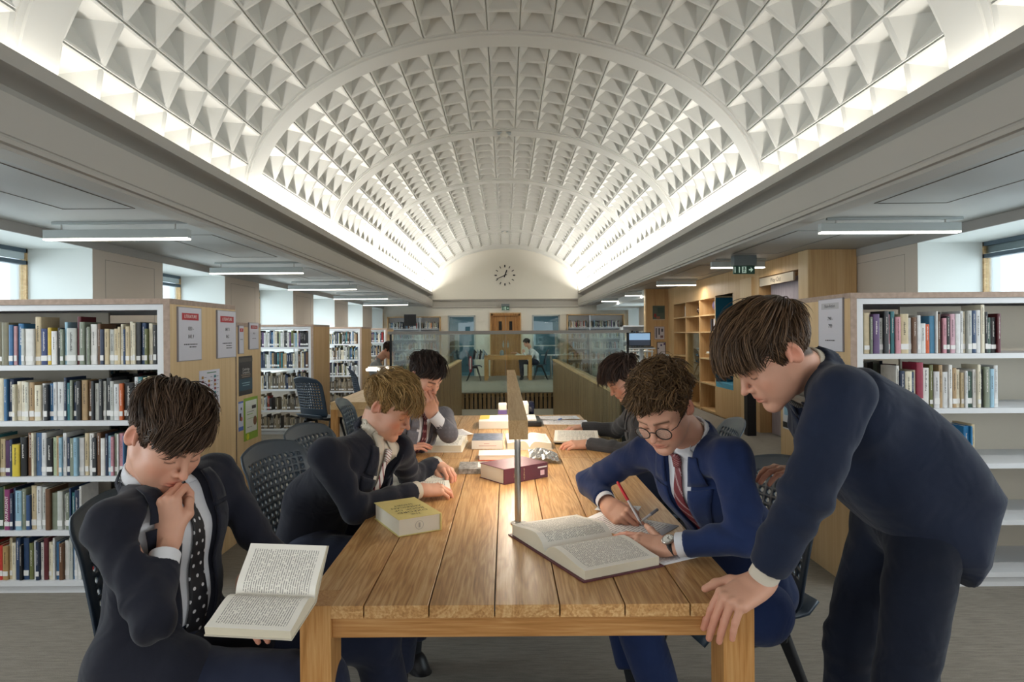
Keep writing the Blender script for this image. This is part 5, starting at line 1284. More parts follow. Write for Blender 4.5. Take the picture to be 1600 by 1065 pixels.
# ---------------------------------------------------------------- hair
def make_hair(R, c, hc, opt, n, seed):
    """locks follow an inflated skull ellipsoid; R,c = head frame; returns verts, faces, colours"""
    rg = np.random.default_rng(seed)
    ec = np.array([0, -.016, .046]); er = np.array([.0765, .098, .0835])
    vol = opt.get('vol', .022); fr = opt.get('fringe', .03); sweep = np.array(opt.get('sweep', (.35, 1.0, 0))); curl = opt.get('curl', 0.0)
    long_ = opt.get('long', .075); short = opt.get('short', .026)
    d = rg.normal(size=(n*4, 3)); d /= np.linalg.norm(d, axis=1)[:, None]; p = ec+d*er
    zl = np.interp(p[:, 1], HLY, HLZ); keep = p[:, 2] > zl+.002; d, p = d[keep][:n], p[keep][:n]; N = len(p)
    crown = nrm(opt.get('crown', (.2, -.62, .76)))
    top = np.clip((d[:, 2]-.25)/.45, 0, 1); top = top*top*(3-2*top)
    side = 1-top
    L = short+(long_-short)*top; L *= rg.uniform(.75, 1.15, N)
    lift0 = .003+vol*top*rg.uniform(.35, 1.0, N)+.006*side*rg.uniform(.2, 1, N)
    clump = opt.get('clump', 1.0)
    K = 8; pts = np.zeros((K, N, 3)); q = p.copy(); ph = rg.uniform(0, 2*PI, (N, 3)); dirv = None; hcv = np.array(hc)
    nc = opt.get('nclump', 170); cid = np.argmin(((p[:, None, :]-p[rg.integers(0, N, nc)][None])**2).sum(-1), 1)
    jit = rg.normal(size=(N, 3))*opt.get('jit', .22)*.45+(rg.normal(size=(nc, 3))*opt.get('jit', .22)*1.1)[cid]
    cl = rg.uniform(.55, 1.35, nc)[cid]; lift0 = .002+(lift0-.002)*(.35+.65*cl); L = L*(.7+.3*cl); cv = rg.uniform(.7, 1.3, nc)[cid][:, None]
    phc = rg.uniform(0, 2*PI, (nc, 3))[cid]; ph = phc+ph*.12
    for k in range(K):
        t = k/(K-1)
        rel = (q-ec)/er; nn = rel/np.linalg.norm(rel, axis=1)[:, None]
        nrm_ = nn/er; nrm_ /= np.linalg.norm(nrm_, axis=1)[:, None]
        off = lift0*(1-(1-t)**2.2)*(1-.35*t*t*side)+.001
        if k == 0: off = np.full(N, .001)
        base = ec+nn*er
        over = (base[:, 1] > .03)&(base[:, 2] < .09)
        pos = base+nrm_*off[:, None]
        # fringe hangs in front of the forehead instead of hugging it
        pos[:, 1] += np.where(over, fr*.35*np.clip((.09-base[:, 2])/.05, 0, 1), 0)
        if curl: pos += curl*np.sin(t*9+ph)*min(1, t*2)
        pts[k] = pos
        aw = base-(ec+crown*er); aw /= np.linalg.norm(aw, axis=1)[:, None]+1e-6
        down = np.array([0, -.10, -1.0])
        f = top[:, None]*(aw*.55+sweep*.9)+side[:, None]*(down*1.0+aw*.35+np.array([0, -.25, 0]))+jit
        if over.any(): f = np.where(over[:, None], sweep*np.array([1.2, .1, 0])+np.array([0, .1, -.8])+jit*.6, f)
        f -= (f*nrm_).sum(1)[:, None]*nrm_; f /= np.linalg.norm(f, axis=1)[:, None]+1e-6
        if dirv is not None: f = dirv*.35+f*.65
        dirv = f; q = base+f*(L/(K-1))[:, None]
        if 'maxfall' in opt: q[:, 2] = np.where(q[:, 1] > .03, np.maximum(q[:, 2], opt['maxfall']+.012*np.sin(q[:, 0]*60+cid)), q[:, 2])
    # ribbons -> 3-sided tapering locks
    w = opt.get('w', .0024)*rg.uniform(.7, 1.3, N); prof = np.array([.7, 1, 1, .95, .85, .7, .45, .08])
    tang = np.gradient(pts, axis=0); tang /= np.linalg.norm(tang, axis=2)[:, :, None]+1e-9
    out = pts-ec; out /= np.linalg.norm(out, axis=2)[:, :, None]
    a = np.cross(tang, out); a /= np.linalg.norm(a, axis=2)[:, :, None]+1e-9; b_ = np.cross(a, tang)
    rings = []
    for ang in (0, 2*PI/3, 4*PI/3): rings.append(pts+(a*math.sin(ang)+b_*math.cos(ang)*.55)*(w*prof[:, None])[:, :, None])
    vs = np.stack(rings, 2)    # K,N,3,3
    vs = vs.transpose(1, 0, 2, 3).reshape(-1, 3)
    base_i = np.arange(N)[:, None]*K*3; fs = []
    for k in range(K-1):
        for m in range(3):
            m2 = (m+1) % 3; fs.append(np.stack([base_i[:, 0]+k*3+m, base_i[:, 0]+k*3+m2, base_i[:, 0]+(k+1)*3+m2, base_i[:, 0]+(k+1)*3+m], 1))
    fs = np.concatenate(fs)
    hcv = np.array(hc); v1 = rg.uniform(.6, 1.35, N)[:, None]*cv*hcv; hi = np.array(opt.get('tip', hcv*1.5)); tt = np.linspace(0, 1, K)
    m_ = (rg.random(N) < .45)[:, None]*rg.uniform(.3, 1, N)[:, None]
    col = v1[:, None, :]*(1-(tt[None, :, None]*m_[:, None]))+hi*(tt[None, :, None]*m_[:, None]); col = np.repeat(col, 3, 1).reshape(-1, 3)
    # base cap
    nu, nv = 40, 26; U, Vv = np.meshgrid(np.linspace(0, 2*PI, nu), np.linspace(0, 2.3, nv)); 
    dd_ = np.stack([np.sin(Vv)*np.cos(U), np.sin(Vv)*np.sin(U), np.cos(Vv)], -1).reshape(-1, 3); pp = ec+dd_*er
    tp = np.clip((dd_[:, 2]-.25)/.45, 0, 1); pp2 = pp+dd_*(.0015+vol*.42*tp)[:, None]
    ok = pp[:, 2] > np.interp(pp[:, 1], HLY, HLZ)+.003; cf = []
    for j in range(nv-1):
        for i in range(nu-1):
            a_, b2, c2, d2 = j*nu+i, j*nu+i+1, (j+1)*nu+i+1, (j+1)*nu+i
            if ok[a_] and ok[b2] and ok[c2] and ok[d2]: cf.append([a_, b2, c2, d2])
    T = lambda v: v @ R.T*opt.get('scale', 1)+c
    return [(T(vs), fs), (T(pp2), np.array(cf))], [col, np.tile(hcv*.55, (len(pp2), 1))]
# ---------------------------------------------------------------- hand (local: +Y to the fingers, +Z back of hand, thumb at -X for a right hand)
def hand_sdf(curl, thumb='rest', spread=0.0, side=1, fore=None, extra=None):
    s = SDF(); mx = side      # side=+1: thumb at -X ; -1: thumb at +X
    X_ = lambda x, y, z: np.array([x*mx, y, z])
    mcp = [(-.0275, .088, .000), (-.0085, .093, .003), (.0105, .089, .002), (.0280, .080, -.002)]
    Ls = [(.043, .025, .021), (.047, .029, .022), (.043, .027, .021), (.034, .020, .019)]
    rs = [(.0098, .0088, .0080, .0070), (.0100, .0090, .0082, .0072), (.0095, .0086, .0078, .0069), (.0086, .0077, .0070, .0062)]
    for i, m in enumerate(mcp):
        s.u(P_cap(X_(m[0]*.62, .012, -.002), X_(m[0], m[1]-.006, m[2]-.003), .0155, .0125), .014)
    s.u(P_ell(X_(-.020, .038, -.010), (.017, .030, .014)), .012); s.u(P_ell(X_(.020, .038, -.009), (.014, .034, .013)), .012)
    tips = []
    for i in range(4):
        cv = curl[i]; p = X_(*mcp[i]); ang = 0; sp = spread*(i-1.5)*.12+(i-1.5)*.03
        s.u(P_ell(p+np.array([0, -.002, .003]), (.0098, .0105, .0090)), .006)      # knuckle
        for j in range(3):
            ang += math.radians(cv[j]); d = np.array([math.sin(sp)*mx*math.cos(ang), math.cos(sp)*math.cos(ang), -math.sin(ang)])
            q = p+d*Ls[i][j]; s.u(P_cap(p, q, rs[i][j], rs[i][j+1]), .0028); p = q
        tips.append(p)
    if thumb == 'rest': tp = [(-.022, .020, -.008), (-.046, .050, -.016), (-.056, .080, -.020), (-.054, .106, -.024)]
    elif thumb == 'fist': tp = [(-.022, .020, -.008), (-.044, .046, -.020), (-.036, .076, -.036), (-.012, .088, -.046)]
    elif thumb == 'pen': tp = [(-.022, .020, -.010), (-.044, .048, -.024), (-.042, .080, -.036), (-.030, .104, -.044)]
    elif thumb == 'side': tp = [(-.022, .020, -.006), (-.050, .044, -.010), (-.076, .068, -.010), (-.096, .088, -.012)]
    elif thumb == 'front': tp = [(-.022, .020, -.008), (-.044, .050, -.018), (-.046, .082, -.024), (-.034, .104, -.034)]
    else: tp = thumb
    r = [.0150, .0118, .0104, .0080]
    for j in range(3): s.u(P_cap(X_(*tp[j]), X_(*tp[j+1]), r[j], r[j+1]), .006)
    # wrist and forearm
    e = np.array([0, -.24, 0.]) if fore is None else np.asarray(fore, float)
    s.u(P_ecap((0, .016, -.002), (0, -.012, -.002), .030, .027, (1, 0, 0), .66), .014)
    s.u(P_ecap((0, -.005, -.002), e*.5, .027, .033, (1, 0, 0), .74), .014)
    return s, tips
def hand_colors(v, tone):
    c = np.tile(np.array(tone), (len(v), 1)); red = np.array(tone)*np.array([1.05, .72, .68])
    w = np.clip((v[:, 1]-.085)/.05, 0, 1)[:, None]*.45; c = c*(1-w)+red*w
    return c
# ---------------------------------------------------------------- fold noise
def folds(amp, seed=0, f=14.0):
    r = np.random.default_rng(seed); D = [(nrm(r.normal(size=3)), r.uniform(.7, 1.6), r.uniform(0, 6.28)) for _ in range(5)]
    def fn(p):
        w = np.sin(p @ D[0][0]*f*.8+D[0][2])*.9; e = 0
        for d, s_, ph in D[1:]: e = e+np.sin((p @ d)*f*s_*1.6+ph+w*1.6)
        e = e/4; return -amp*(np.abs(e)*2-.8)
    return fn
def crease(c, d, rad, freq, amp):
    c = np.asarray(c, float); d = nrm(d); e1 = nrm(np.cross(d, (.31, .52, .79))); e2 = np.cross(d, e1)
    def fn(p):
        q = p-c; r2 = (q*q).sum(-1); a, b, w = q @ d, q @ e1, q @ e2
        ph = a*freq+b*26+2.2*np.sin(b*21+w*17+c[0]*50)
        return amp*(np.sin(ph)*(.55+.45*np.sin(w*33+a*19+c[1]*40))+.35*np.sin(ph*.47+w*30))*np.exp(-r2/(rad*rad))
    return fn, c-2*rad, c+2*rad
# ================================================================ PERSON BUILDER
SKINM = attrmat('skin', .52, (260, .25, .0008), .4, .12); HAIRM = attrmat('hair', .5, None, .25)
TONE = lin('#cf9d85')
def torso(s, J, off, arms=True, low=0.0):
    """torso prims into SDF s; off>0 = looser"""
    pel, wai, che, nb = (np.asarray(J[k], float) for k in ('pelvis', 'waist', 'chest', 'neck'))
    L, R = np.asarray(J['shL'], float), np.asarray(J['shR'], float); lat = nrm(R-L); sp_ = nrm(nb-wai); lat = nrm(lat-sp_*(lat @ sp_)); w = J.get('w', 1.0)
    s.u(P_ecap(pel, wai, .160*w+off, .142*w+off, lat, .70), .03)
    s.u(P_ecap(wai, che, .142*w+off, .158*w+off, lat, .66), .05)
    s.u(P_ecap(che, nb+(che-nb)*.18, .150*w+off, .075*w+off, lat, .62), .05)
    m = (L+R)/2
    s.u(P_cap(m+(L-m)*.92, m+(R-m)*.92, .050+off, .050+off), .06)
    return s
def P_poly(pts, y0, hw, k, pos=None):
    P_ = np.array(pts, float); n = len(P_)
    def fn(p):
        x, y, z = p[..., 0], p[..., 1], p[..., 2]; d = np.full(x.shape, 9.0); ins = np.zeros(x.shape, bool)
        for i in range(n):
            a, b = P_[i], P_[(i+1) % n]; e = b-a; wx, wz = x-a[0], z-a[1]; t = np.clip((wx*e[0]+wz*e[1])/(e @ e), 0, 1)
            d = np.minimum(d, (wx-e[0]*t)**2+(wz-e[1]*t)**2)
            c1 = (a[1] <= z) != (b[1] <= z); xi = a[0]+(z-a[1])*(b[0]-a[0])/(b[1]-a[1]+1e-12); ins ^= c1 & (x < xi)
        d = np.sqrt(d)*np.where(ins, -1, 1); e = np.abs(y-y0)-hw; h = np.maximum(k-np.abs(d-e), 0)/k; return np.maximum(d, e)+h*h*k*.25
    return fn, np.array([P_[:, 0].min(), y0-hw, P_[:, 1].min()]), np.array([P_[:, 0].max(), y0+hw, P_[:, 1].max()])
def arm(s, sh, el, wr, off, cuffcut=True, r=(.060, .046, .036), k=.03):
    sh, el, wr = (np.asarray(q, float) for q in (sh, el, wr))
    s.u(P_cap(sh, el, r[0]+off, r[1]+off), k); s.u(P_cap(el, wr, r[1]+off, r[2]+off), k)
def build_person(name, label, J, O):
    """J joints (world), O options"""
    h = O['res']; tone = np.array(O.get('tone', TONE)); hc = np.array(O['hair']); det = h <= .005
    J = dict(J)
    for k in J:
        if k not in ('w',): J[k] = np.asarray(J[k], float)
    L, R = J['shL'], J['shR']; lat = nrm(R-L)
    if 'chest' not in J: J['chest'] = (L+R)/2*.80+J['pelvis']*.20+0*J['neck']
    if 'waist' not in J: J['waist'] = J['pelvis']*.62+J['chest']*.38
    spine = nrm(J['neck']-J['waist']); lat = nrm(lat-spine*(lat @ spine)); fr = nrm(np.cross(spine, lat)*-1.0)
    if fr @ np.asarray(O['front'], float) < 0: fr = -fr
    # --- head
    hs = O.get('hs', 1.0)
    RH = frame(O['face'], O.get('up', (0, 0, 1))); hcn = J['head']
    nl = ((J['neck']-hcn) @ RH)/hs
    s = head_sdf(nl, O); hr = O.get('hres', h*.55)
    v, f = s.mesh(hr); col = head_colors(v, tone, hc, O); parts = [((v*hs) @ RH.T+hcn, f)]; cols = [col]
    # --- body under the clothes
    b = torso(SDF(), J, -.035)
    if O.get('legs', True):
        for a, k_, an in (('hipL', 'kneL', 'ankL'), ('hipR', 'kneR', 'ankR')): arm(b, J[a], J[k_], J[an], -.014, r=(.080, .058, .045))
    for a in 'LR': arm(b, J['sh'+a], J['el'+a], J['wr'+a], -.016)
    v, f = b.mesh(.014); parts.append((v, f)); cols.append(np.tile(tone, (len(v), 1)))
    # --- hands
    for a in 'LR':
        H = O.get('hand'+a)
        if not H: continue
        wr, el = J['wr'+a], J['el'+a]; fd = nrm(H['dir']); dn = H['back']; x = nrm(np.cross(fd, dn)); up = np.cross(x, fd); RHd = np.stack([x, fd, up], 1)
        fore = ((el-wr) @ RHd); sc = H.get('scale', 1.0)
        sd = H.get('thumbside', 1 if a == 'R' else -1)
        hsdf, tips = hand_sdf(H['curl'], H.get('thumb', 'rest'), H.get('spread', 0), sd, fore)
        v, f = hsdf.mesh(max(.0022, h*.5) if not H.get('res') else H['res']); cc = hand_colors(v, tone)
        parts.append(((v*sc) @ RHd.T+wr, f)); cols.append(cc)
    pel = J['pelvis']; org = (pel[0], pel[1], 0.0)
    body = npmesh('person', parts, SKINM, None, cols, True, origin=org)
    tag(body, label, 'person', None)
    # --- hair
    hp, hcols = make_hair(RH, hcn, hc, dict(O.get('hopt', {}), scale=hs), O.get('locks', 2600), O.get('seed', 1))
    npmesh('hair', hp, HAIRM, body, hcols)
    # --- shirt
    sh_m = O['shirt']; ss = torso(SDF(), J, O.get('shirt_off', -.015)); fn_f = folds(.0035 if det else 0, O.get('seed', 1)+5, 12)
    nk = J['neck']; nd = nrm(hcn-nk)*.6+spine*.4; nd = nrm(nd)
    def collar(rad, hgt, th, base, tilt=0.0, gap=None):
        ax = nrm(nd+fr*tilt)
        c0 = nk+ax*base
        def fn(p):
            q = p-c0; z = q @ ax; rr = np.sqrt(np.maximum((q*q).sum(-1)-z*z, 0)); d = np.maximum(np.abs(rr-(rad-.10*z))-th, np.abs(z)-hgt)
            if gap is not None:
                qf = q @ fr; ql = q @ lat; d = np.maximum(d, np.minimum(qf, gap-np.abs(ql)))
            return d
        return fn, c0-rad-.03, c0+rad+.03
    cr_ = O.get('collar_r', .066)
    if det: ss.p.append(('d', (lambda p: fn_f(p), pel-2, pel+2), 0))
    ss.u(collar(cr_, .019, .0035, .012, .10), .003)
    if O.get('sleeves') == 'shirt':
        for a in 'LR': arm(ss, J['sh'+a], J['el'+a], J['wr'+a], -.006, r=(.062, .046, .034))
    v, f = ss.mesh(max(h*.8, .0045)); npmesh('shirt', [(v, f)], sh_m, body)
    # collar points
    def drape(sdf, O_, uvs, offset=.004, steps=22, depth=.30):
        P = np.array([O_+lat*u+spine*w+fr*depth for u, w in uvs]); lim = np.zeros(len(P))
        for _ in range(steps): d = sdf.at(P)-offset; st = np.clip(d*.8, -.01, .08); P = P-fr*st[:, None]; lim += st
        bad = lim > depth+.12
        return P, bad
    ctr = nk
    def strip(nm, m_, rows, sdf, offset=.005, th=.0035, ncol=6, parent=None, uvrep=None):
        """rows: list of (u_in, u_out, w)"""
        uvs = [(a+(b_-a)*i/ncol, w) for a, b_, w in rows for i in range(ncol+1)]; P, bad = drape(sdf, ctr, uvs, offset)
        n = len(rows); nc = ncol+1; fs = [(j*nc+i, j*nc+i+1, (j+1)*nc+i+1, (j+1)*nc+i) for j in range(n-1) for i in range(ncol)]
        fs = [q for q in fs if not any(bad[k] for k in q)]
        if not fs: return None
        m = MB(); uvl = [[((k % nc)/ncol, (k//nc)/(n-1)) for k in q] for q in fs]; m.add([tuple(p) for p in P], fs, 0, None, uvl)
        o = m.build(nm, m_, parent or body, smooth='all'); md = o.modifiers.new('s', 'SOLIDIFY'); md.thickness = th; md.offset = 0
        return o
    wb = O.get('vlow', -.30); hw0 = O.get('vw', .070); wt = .02; vb = O.get('vopen', 0.0)
    half = lambda w: vb+(hw0-vb)*np.clip((w-wb)/(wt-wb), 0, 1)
    if det or O.get('tie'):
        for m in (-1, 1):
            rows = [(m*.004+m*.026*t, m*(.052+.012*t), .016-.045*t) for t in np.linspace(0, 1, 5)]
            strip('collar_point', sh_m, rows, ss, .006, .003, 3)
    # --- tie
    if O.get('tie') is not None:
        tl = O.get('tie_len', .36); tm = O['tie']; y0 = -.018; dx = O.get('tie_dx', 0)
        rows = [(-.013, .013, y0+.012), (-.016, .016, y0), (-.015, .015, y0-.018), (-.011, .011, y0-.030)]
        strip('tie_knot', tm, rows, ss, .012, .010, 4)
        rows = [(-w_+dx*t, w_+dx*t, y0-.028-tl*t) for t, w_ in [(t, .012+.026*min(1, t*1.1)) for t in np.linspace(0, 1, 22)]]
        strip('tie', tm, rows, ss, .009, .003, 6)
    # --- jacket
    if O.get('jacket') is not None:
        jm = O['jacket']; js = torso(SDF(), J, O.get('jo', .008))
        for a in 'LR':
            sh, el, wr = J['sh'+a], J['el'+a], J['wr'+a]; cl = O.get('sleeve_end', .88); ce = el+(wr-el)*cl
            js.u(P_cap(sh, el, O.get('ar', (.060, .050, .041))[0], O.get('ar', (.060, .050, .041))[1]), .035); js.u(P_cap(el, ce, O.get('ar', (.060, .050, .041))[1], O.get('ar', (.060, .050, .041))[2]), .02)
        if O.get('skirt'):
            for q in O['skirt']: js.u(P_ecap(q[0], q[1], q[2], q[3], lat, q[4]), .04)
        js.u(collar(cr_+.010, .020, .005, -.010, .12, None), .012)
        if O.get('poly'): js.u(P_poly(*O['poly']), .03)
        if O.get('extra'):
            for q in O['extra']: js.u(P_cap(*q), .04)
        js.p.append(('d', (folds(O.get('fold', .004), O.get('seed', 1), 11), pel-2, pel+2), 0))
        for a in 'LR':
            sh, el, wr = J['sh'+a], J['el'+a], J['wr'+a]; bis = nrm((sh-el)/np.linalg.norm(sh-el)-(wr-el)/np.linalg.norm(wr-el))
            js.p.append(('d', crease(el, nrm(sh-wr), .095, 95, .0075), 0)); js.p.append(('d', crease(sh+(el-sh)*.5, nrm(nrm(sh-el)+lat*.5), .11, 70, .0065), 0)); js.p.append(('d', crease(sh*.8+J['chest']*.2, nrm(spine+fr*.5), .10, 75, .008), 0)); js.p.append(('d', crease(el+(wr-el)*.55, nrm(nrm(wr-el)+fr*.6), .09, 75, .0055), 0))
            # flat sleeve end
            ax = nrm(wr-el); ce = el+(wr-el)*O.get('sleeve_end', .88)+ax*.012
            def cut(p, ax=ax, ce=ce):
                q = p-ce; z = q @ ax; rr = np.sqrt(np.maximum((q*q).sum(-1)-z*z, 0)); return np.maximum(-z, rr-.068)
            js.s((cut, ce-.10, ce+.10), .004)
        # front opening (V)
        def vee(p):
            q = p-nk; u = np.abs(q @ lat-O.get('tie_dx', 0)*0); w = q @ spine; vv = q @ fr
            return np.maximum(np.maximum(np.maximum(u-half(w), -(vv+.015)), wb-w), w-.12)
        tq = torso(SDF(), J, .045)
        vee2 = lambda p: np.maximum(vee(p), tq.at(p))
        js.s((vee2, nk-.55, nk+.55), .006)
        v, f = js.mesh(h); v = relax(v, f, 1, .3); jk = npmesh('jacket', [(v, f)], jm, body)
        jd = torso(SDF(), J, O.get('jo', .008))
        if O.get('poly'): jd.u(P_poly(*O['poly']), .03)
        jd.u(collar(cr_+.010, .020, .005, -.010, .12, None), .012); jd.p.append(('d', (folds(O.get('fold', .004), O.get('seed', 1), 11), pel-2, pel+2), 0))
        for m in (-1, 1):
            ws = np.linspace(-.105, wb+.004, 12)
            rows = [(m*(half(w)-.002), m*(half(w)+.068*max(0, 1-((-.105-w)/(-.105-wb))**1.6)+.004), w) for w in ws]
            strip('lapel', jm, rows, jd, .004, .004, 5, jk)
            rows = [(m*(half(w)-.003), m*(half(w)+.030+.030*t), w) for t, w in zip(np.linspace(0, 1, 6), np.linspace(-.004, -.092, 6))]
            strip('jacket_collar', jm, rows, jd, .0045, .004, 4, jk)
        if det:
            for a in O.get('pocket', ''):
                m = 1 if a == 'R' else -1; w = nrm(J['waist']-nk) @ spine*np.linalg.norm(J['waist']-nk)-.06
                rows = [(m*.055, m*.135, w), (m*.055, m*.135, w-.02), (m*.056, m*.134, w-.045)]; strip('pocket_flap', jm, rows, js, .004, .003, 6, jk)
        # cuffs
        for a in 'LR':
            if not O.get('hand'+a): continue
            el, wr = J['el'+a], J['wr'+a]; ax = nrm(wr-el); c0 = el+(wr-el)*O.get('sleeve_end', .88); c1 = c0+ax*O.get('cuff', .030)
            aa = nrm(np.cross(ax, (0.1, .2, 1))); bb = np.cross(ax, aa); m = MB(); cw = O.get('cuffr', .034); pr = [(-.05, cw-.002), (0, cw), (np.linalg.norm(c1-c0), cw+.0012), (np.linalg.norm(c1-c0)+.0005, cw-.0008), (0, cw-.003)]
            n = 24; vs = [tuple(c0+ax*hh+(aa*math.cos(2*PI*k/n)+bb*math.sin(2*PI*k/n))*rr) for hh, rr in pr for k in range(n)]
            m.add(vs, [(i*n+k, i*n+(k+1) % n, (i+1)*n+(k+1) % n, (i+1)*n+k) for i in range(len(pr)-1) for k in range(n)]); m.build('cuff', sh_m, body, smooth=40)
            if det:
                bd = nrm(O.get('btn'+a, -fr)); bd = nrm(bd-ax*(bd @ ax)); side_ = np.cross(ax, bd)
                for q in range(3):
                    cc = c0-ax*(.018+.017*q)+bd*.09
                    for _ in range(12): cc = cc-bd*float(np.clip(js.at(cc[None])[0]-.002, -.01, .05))
                    m = MB(); m.lathe([(0, -.004), (.0068, -.003), (.0072, 0), (.0045, .001), (.004, -.0005), (0, -.0005)], tuple(cc), tuple(bd), 14); m.build('sleeve_button', M['black'], jk, smooth=40)
    # --- trousers
    if O.get('legs', True) and O.get('trousers') is not None:
        ts = SDF(); hr_ = O.get('hipr', .10); ts.u(P_cap(J['hipL'], J['hipR'], hr_, hr_), .05); ts.u(P_cap(pel, pel+(J['waist']-pel)*.5, hr_*1.2, hr_*1.1), .05)
        for a, k_, an in (('hipL', 'kneL', 'ankL'), ('hipR', 'kneR', 'ankR')):
            rr = O.get('legr', (.094, .074, .060)); kn, ak, hp_ = J[k_], J[an], J[a]; ae = kn+(ak-kn)*O.get('hem', .90)
            ts.u(P_cap(hp_, kn, rr[0], rr[1]), .03); ts.u(P_cap(kn, ae, rr[1], rr[2]), .03)
            ts.p.append(('d', crease(kn, nrm(hp_-ak), .10, 90, .006), 0)); ts.p.append(('d', crease(hp_*.7+kn*.3, nrm(hp_-kn), .12, 60, .005), 0))
            ax = nrm(ak-kn)
            def cut2(p, ax=ax, ce=ae+ax*.02):
                q = p-ce; z = q @ ax; return np.maximum(-z, np.sqrt(np.maximum((q*q).sum(-1)-z*z, 0))-.1)
            ts.s((cut2, ae-.16, ae+.16), .004)
        ts.p.append(('d', (folds(.004, 9, 8), pel-2, pel+2), 0))
        v, f = ts.mesh(max(h, .009)); npmesh('trousers', [(v, f)], O['trousers'], body)
        for an, kn in (('ankL', 'kneL'), ('ankR', 'kneR')):
            A, K_ = J[an], J[kn]; fdv = np.asarray(O.get('foot'+an[-1], fr), float).copy(); fdv = nrm(fdv); z_ = np.array([0, 0, 1.0]); sd_ = nrm(np.cross(fdv, z_))
            dwn = nrm(A-K_)
            s2 = SDF(); s2.u(P_cap(A+dwn*.055-fdv*.025, A+dwn*.05+fdv*.03, .036, .040), .02); s2.u(P_ecap(A+dwn*.062+fdv*.02, A+dwn*.066+fdv*.16, .044, .042, sd_, .62), .03)
            v, f = s2.mesh(.009); npmesh('shoe', [(v, f)], M['black'], body)
            s3 = SDF(); s3.u(P_cap(A+(K_-A)*.10, A+dwn*.04, .038, .038), .02); v, f = s3.mesh(.009); npmesh('sock', [(v, f)], mat('sock', '#14161c', .9), body)
    return body, dict(RH=RH, hc=hcn, fr=fr, spine=spine, lat=lat, neck=nk, J=J, shirt=ss)
def tie_stripes(name, base, cols, freq, ang=1.0):
    """cols: list of (start, end, colour) within one repeat"""
    m = NT(name); uv = m.add('ShaderNodeTexCoord').outputs['UV']; sp = m.add('ShaderNodeSeparateXYZ'); m.link(uv, sp.inputs[0])
    f = m.math('FRACT', m.math('ADD', m.math('MULTIPLY', sp.outputs[1], freq), m.math('MULTIPLY', sp.outputs[0], ang)))
    c = lin(base); out = None
    for a, b, hx in cols:
        w = m.math('MULTIPLY', m.math('GREATER_THAN', f, a), m.math('LESS_THAN', f, b)); out = m.mix(w, c if out is None else out, lin(hx))
    m.link(out, m.b.inputs['Base Color']); m.b.inputs['Roughness'].default_value = .55; m.bump(m.noise(m.coords((1,1,1)), 900, 1), .15, .001); return m.m
def tie_dots(name, base, dot, nu, nv, r=.22):
    m = NT(name); uv = m.add('ShaderNodeTexCoord').outputs['UV']; sp = m.add('ShaderNodeSeparateXYZ'); m.link(uv, sp.inputs[0])
    v = m.math('MULTIPLY', sp.outputs[1], nv); row = m.math('MODULO', m.math('FLOOR', v), 2.0)
    u = m.math('ADD', m.math('MULTIPLY', sp.outputs[0], nu), m.math('MULTIPLY', row, .5))
    du = m.math('SUBTRACT', m.math('FRACT', u), .5); dv = m.math('SUBTRACT', m.math('FRACT', v), .5)
    d = m.math('SQRT', m.math('ADD', m.math('MULTIPLY', du, du), m.math('MULTIPLY', dv, dv)))
    m.link(m.mix(m.math('LESS_THAN', d, r), lin(base), lin(dot)), m.b.inputs['Base Color']); m.b.inputs['Roughness'].default_value = .6; return m.m
SH = fabric('white_shirt', '#d6d7dc', 1200, .25, .03, .8); SHC = fabric('cream_shirt', '#cfc6b6', 1200, .25, .03, .8)
NAVY = fabric('navy_wool', '#1b1d29', 900, .5); NAVYT = fabric('navy_trouser', '#20263a', 900, .5); BLUE = fabric('blue_wool', '#1c2c54', 900, .5); MID = fabric('midnight_wool', '#1a2338', 900, .5); MIDT = fabric('midnight_trouser', '#131a2a', 900, .5)
GREY = fabric('grey_check_wool', '#66656c', 900, .4, check=260); DGREY = fabric('charcoal_wool', '#3b3b3e', 900, .4, check=500)
REST = [(18, 22, 12)]*4; FIST = [(70, 95, 60), (72, 95, 60), (75, 95, 60), (78, 95, 60)]
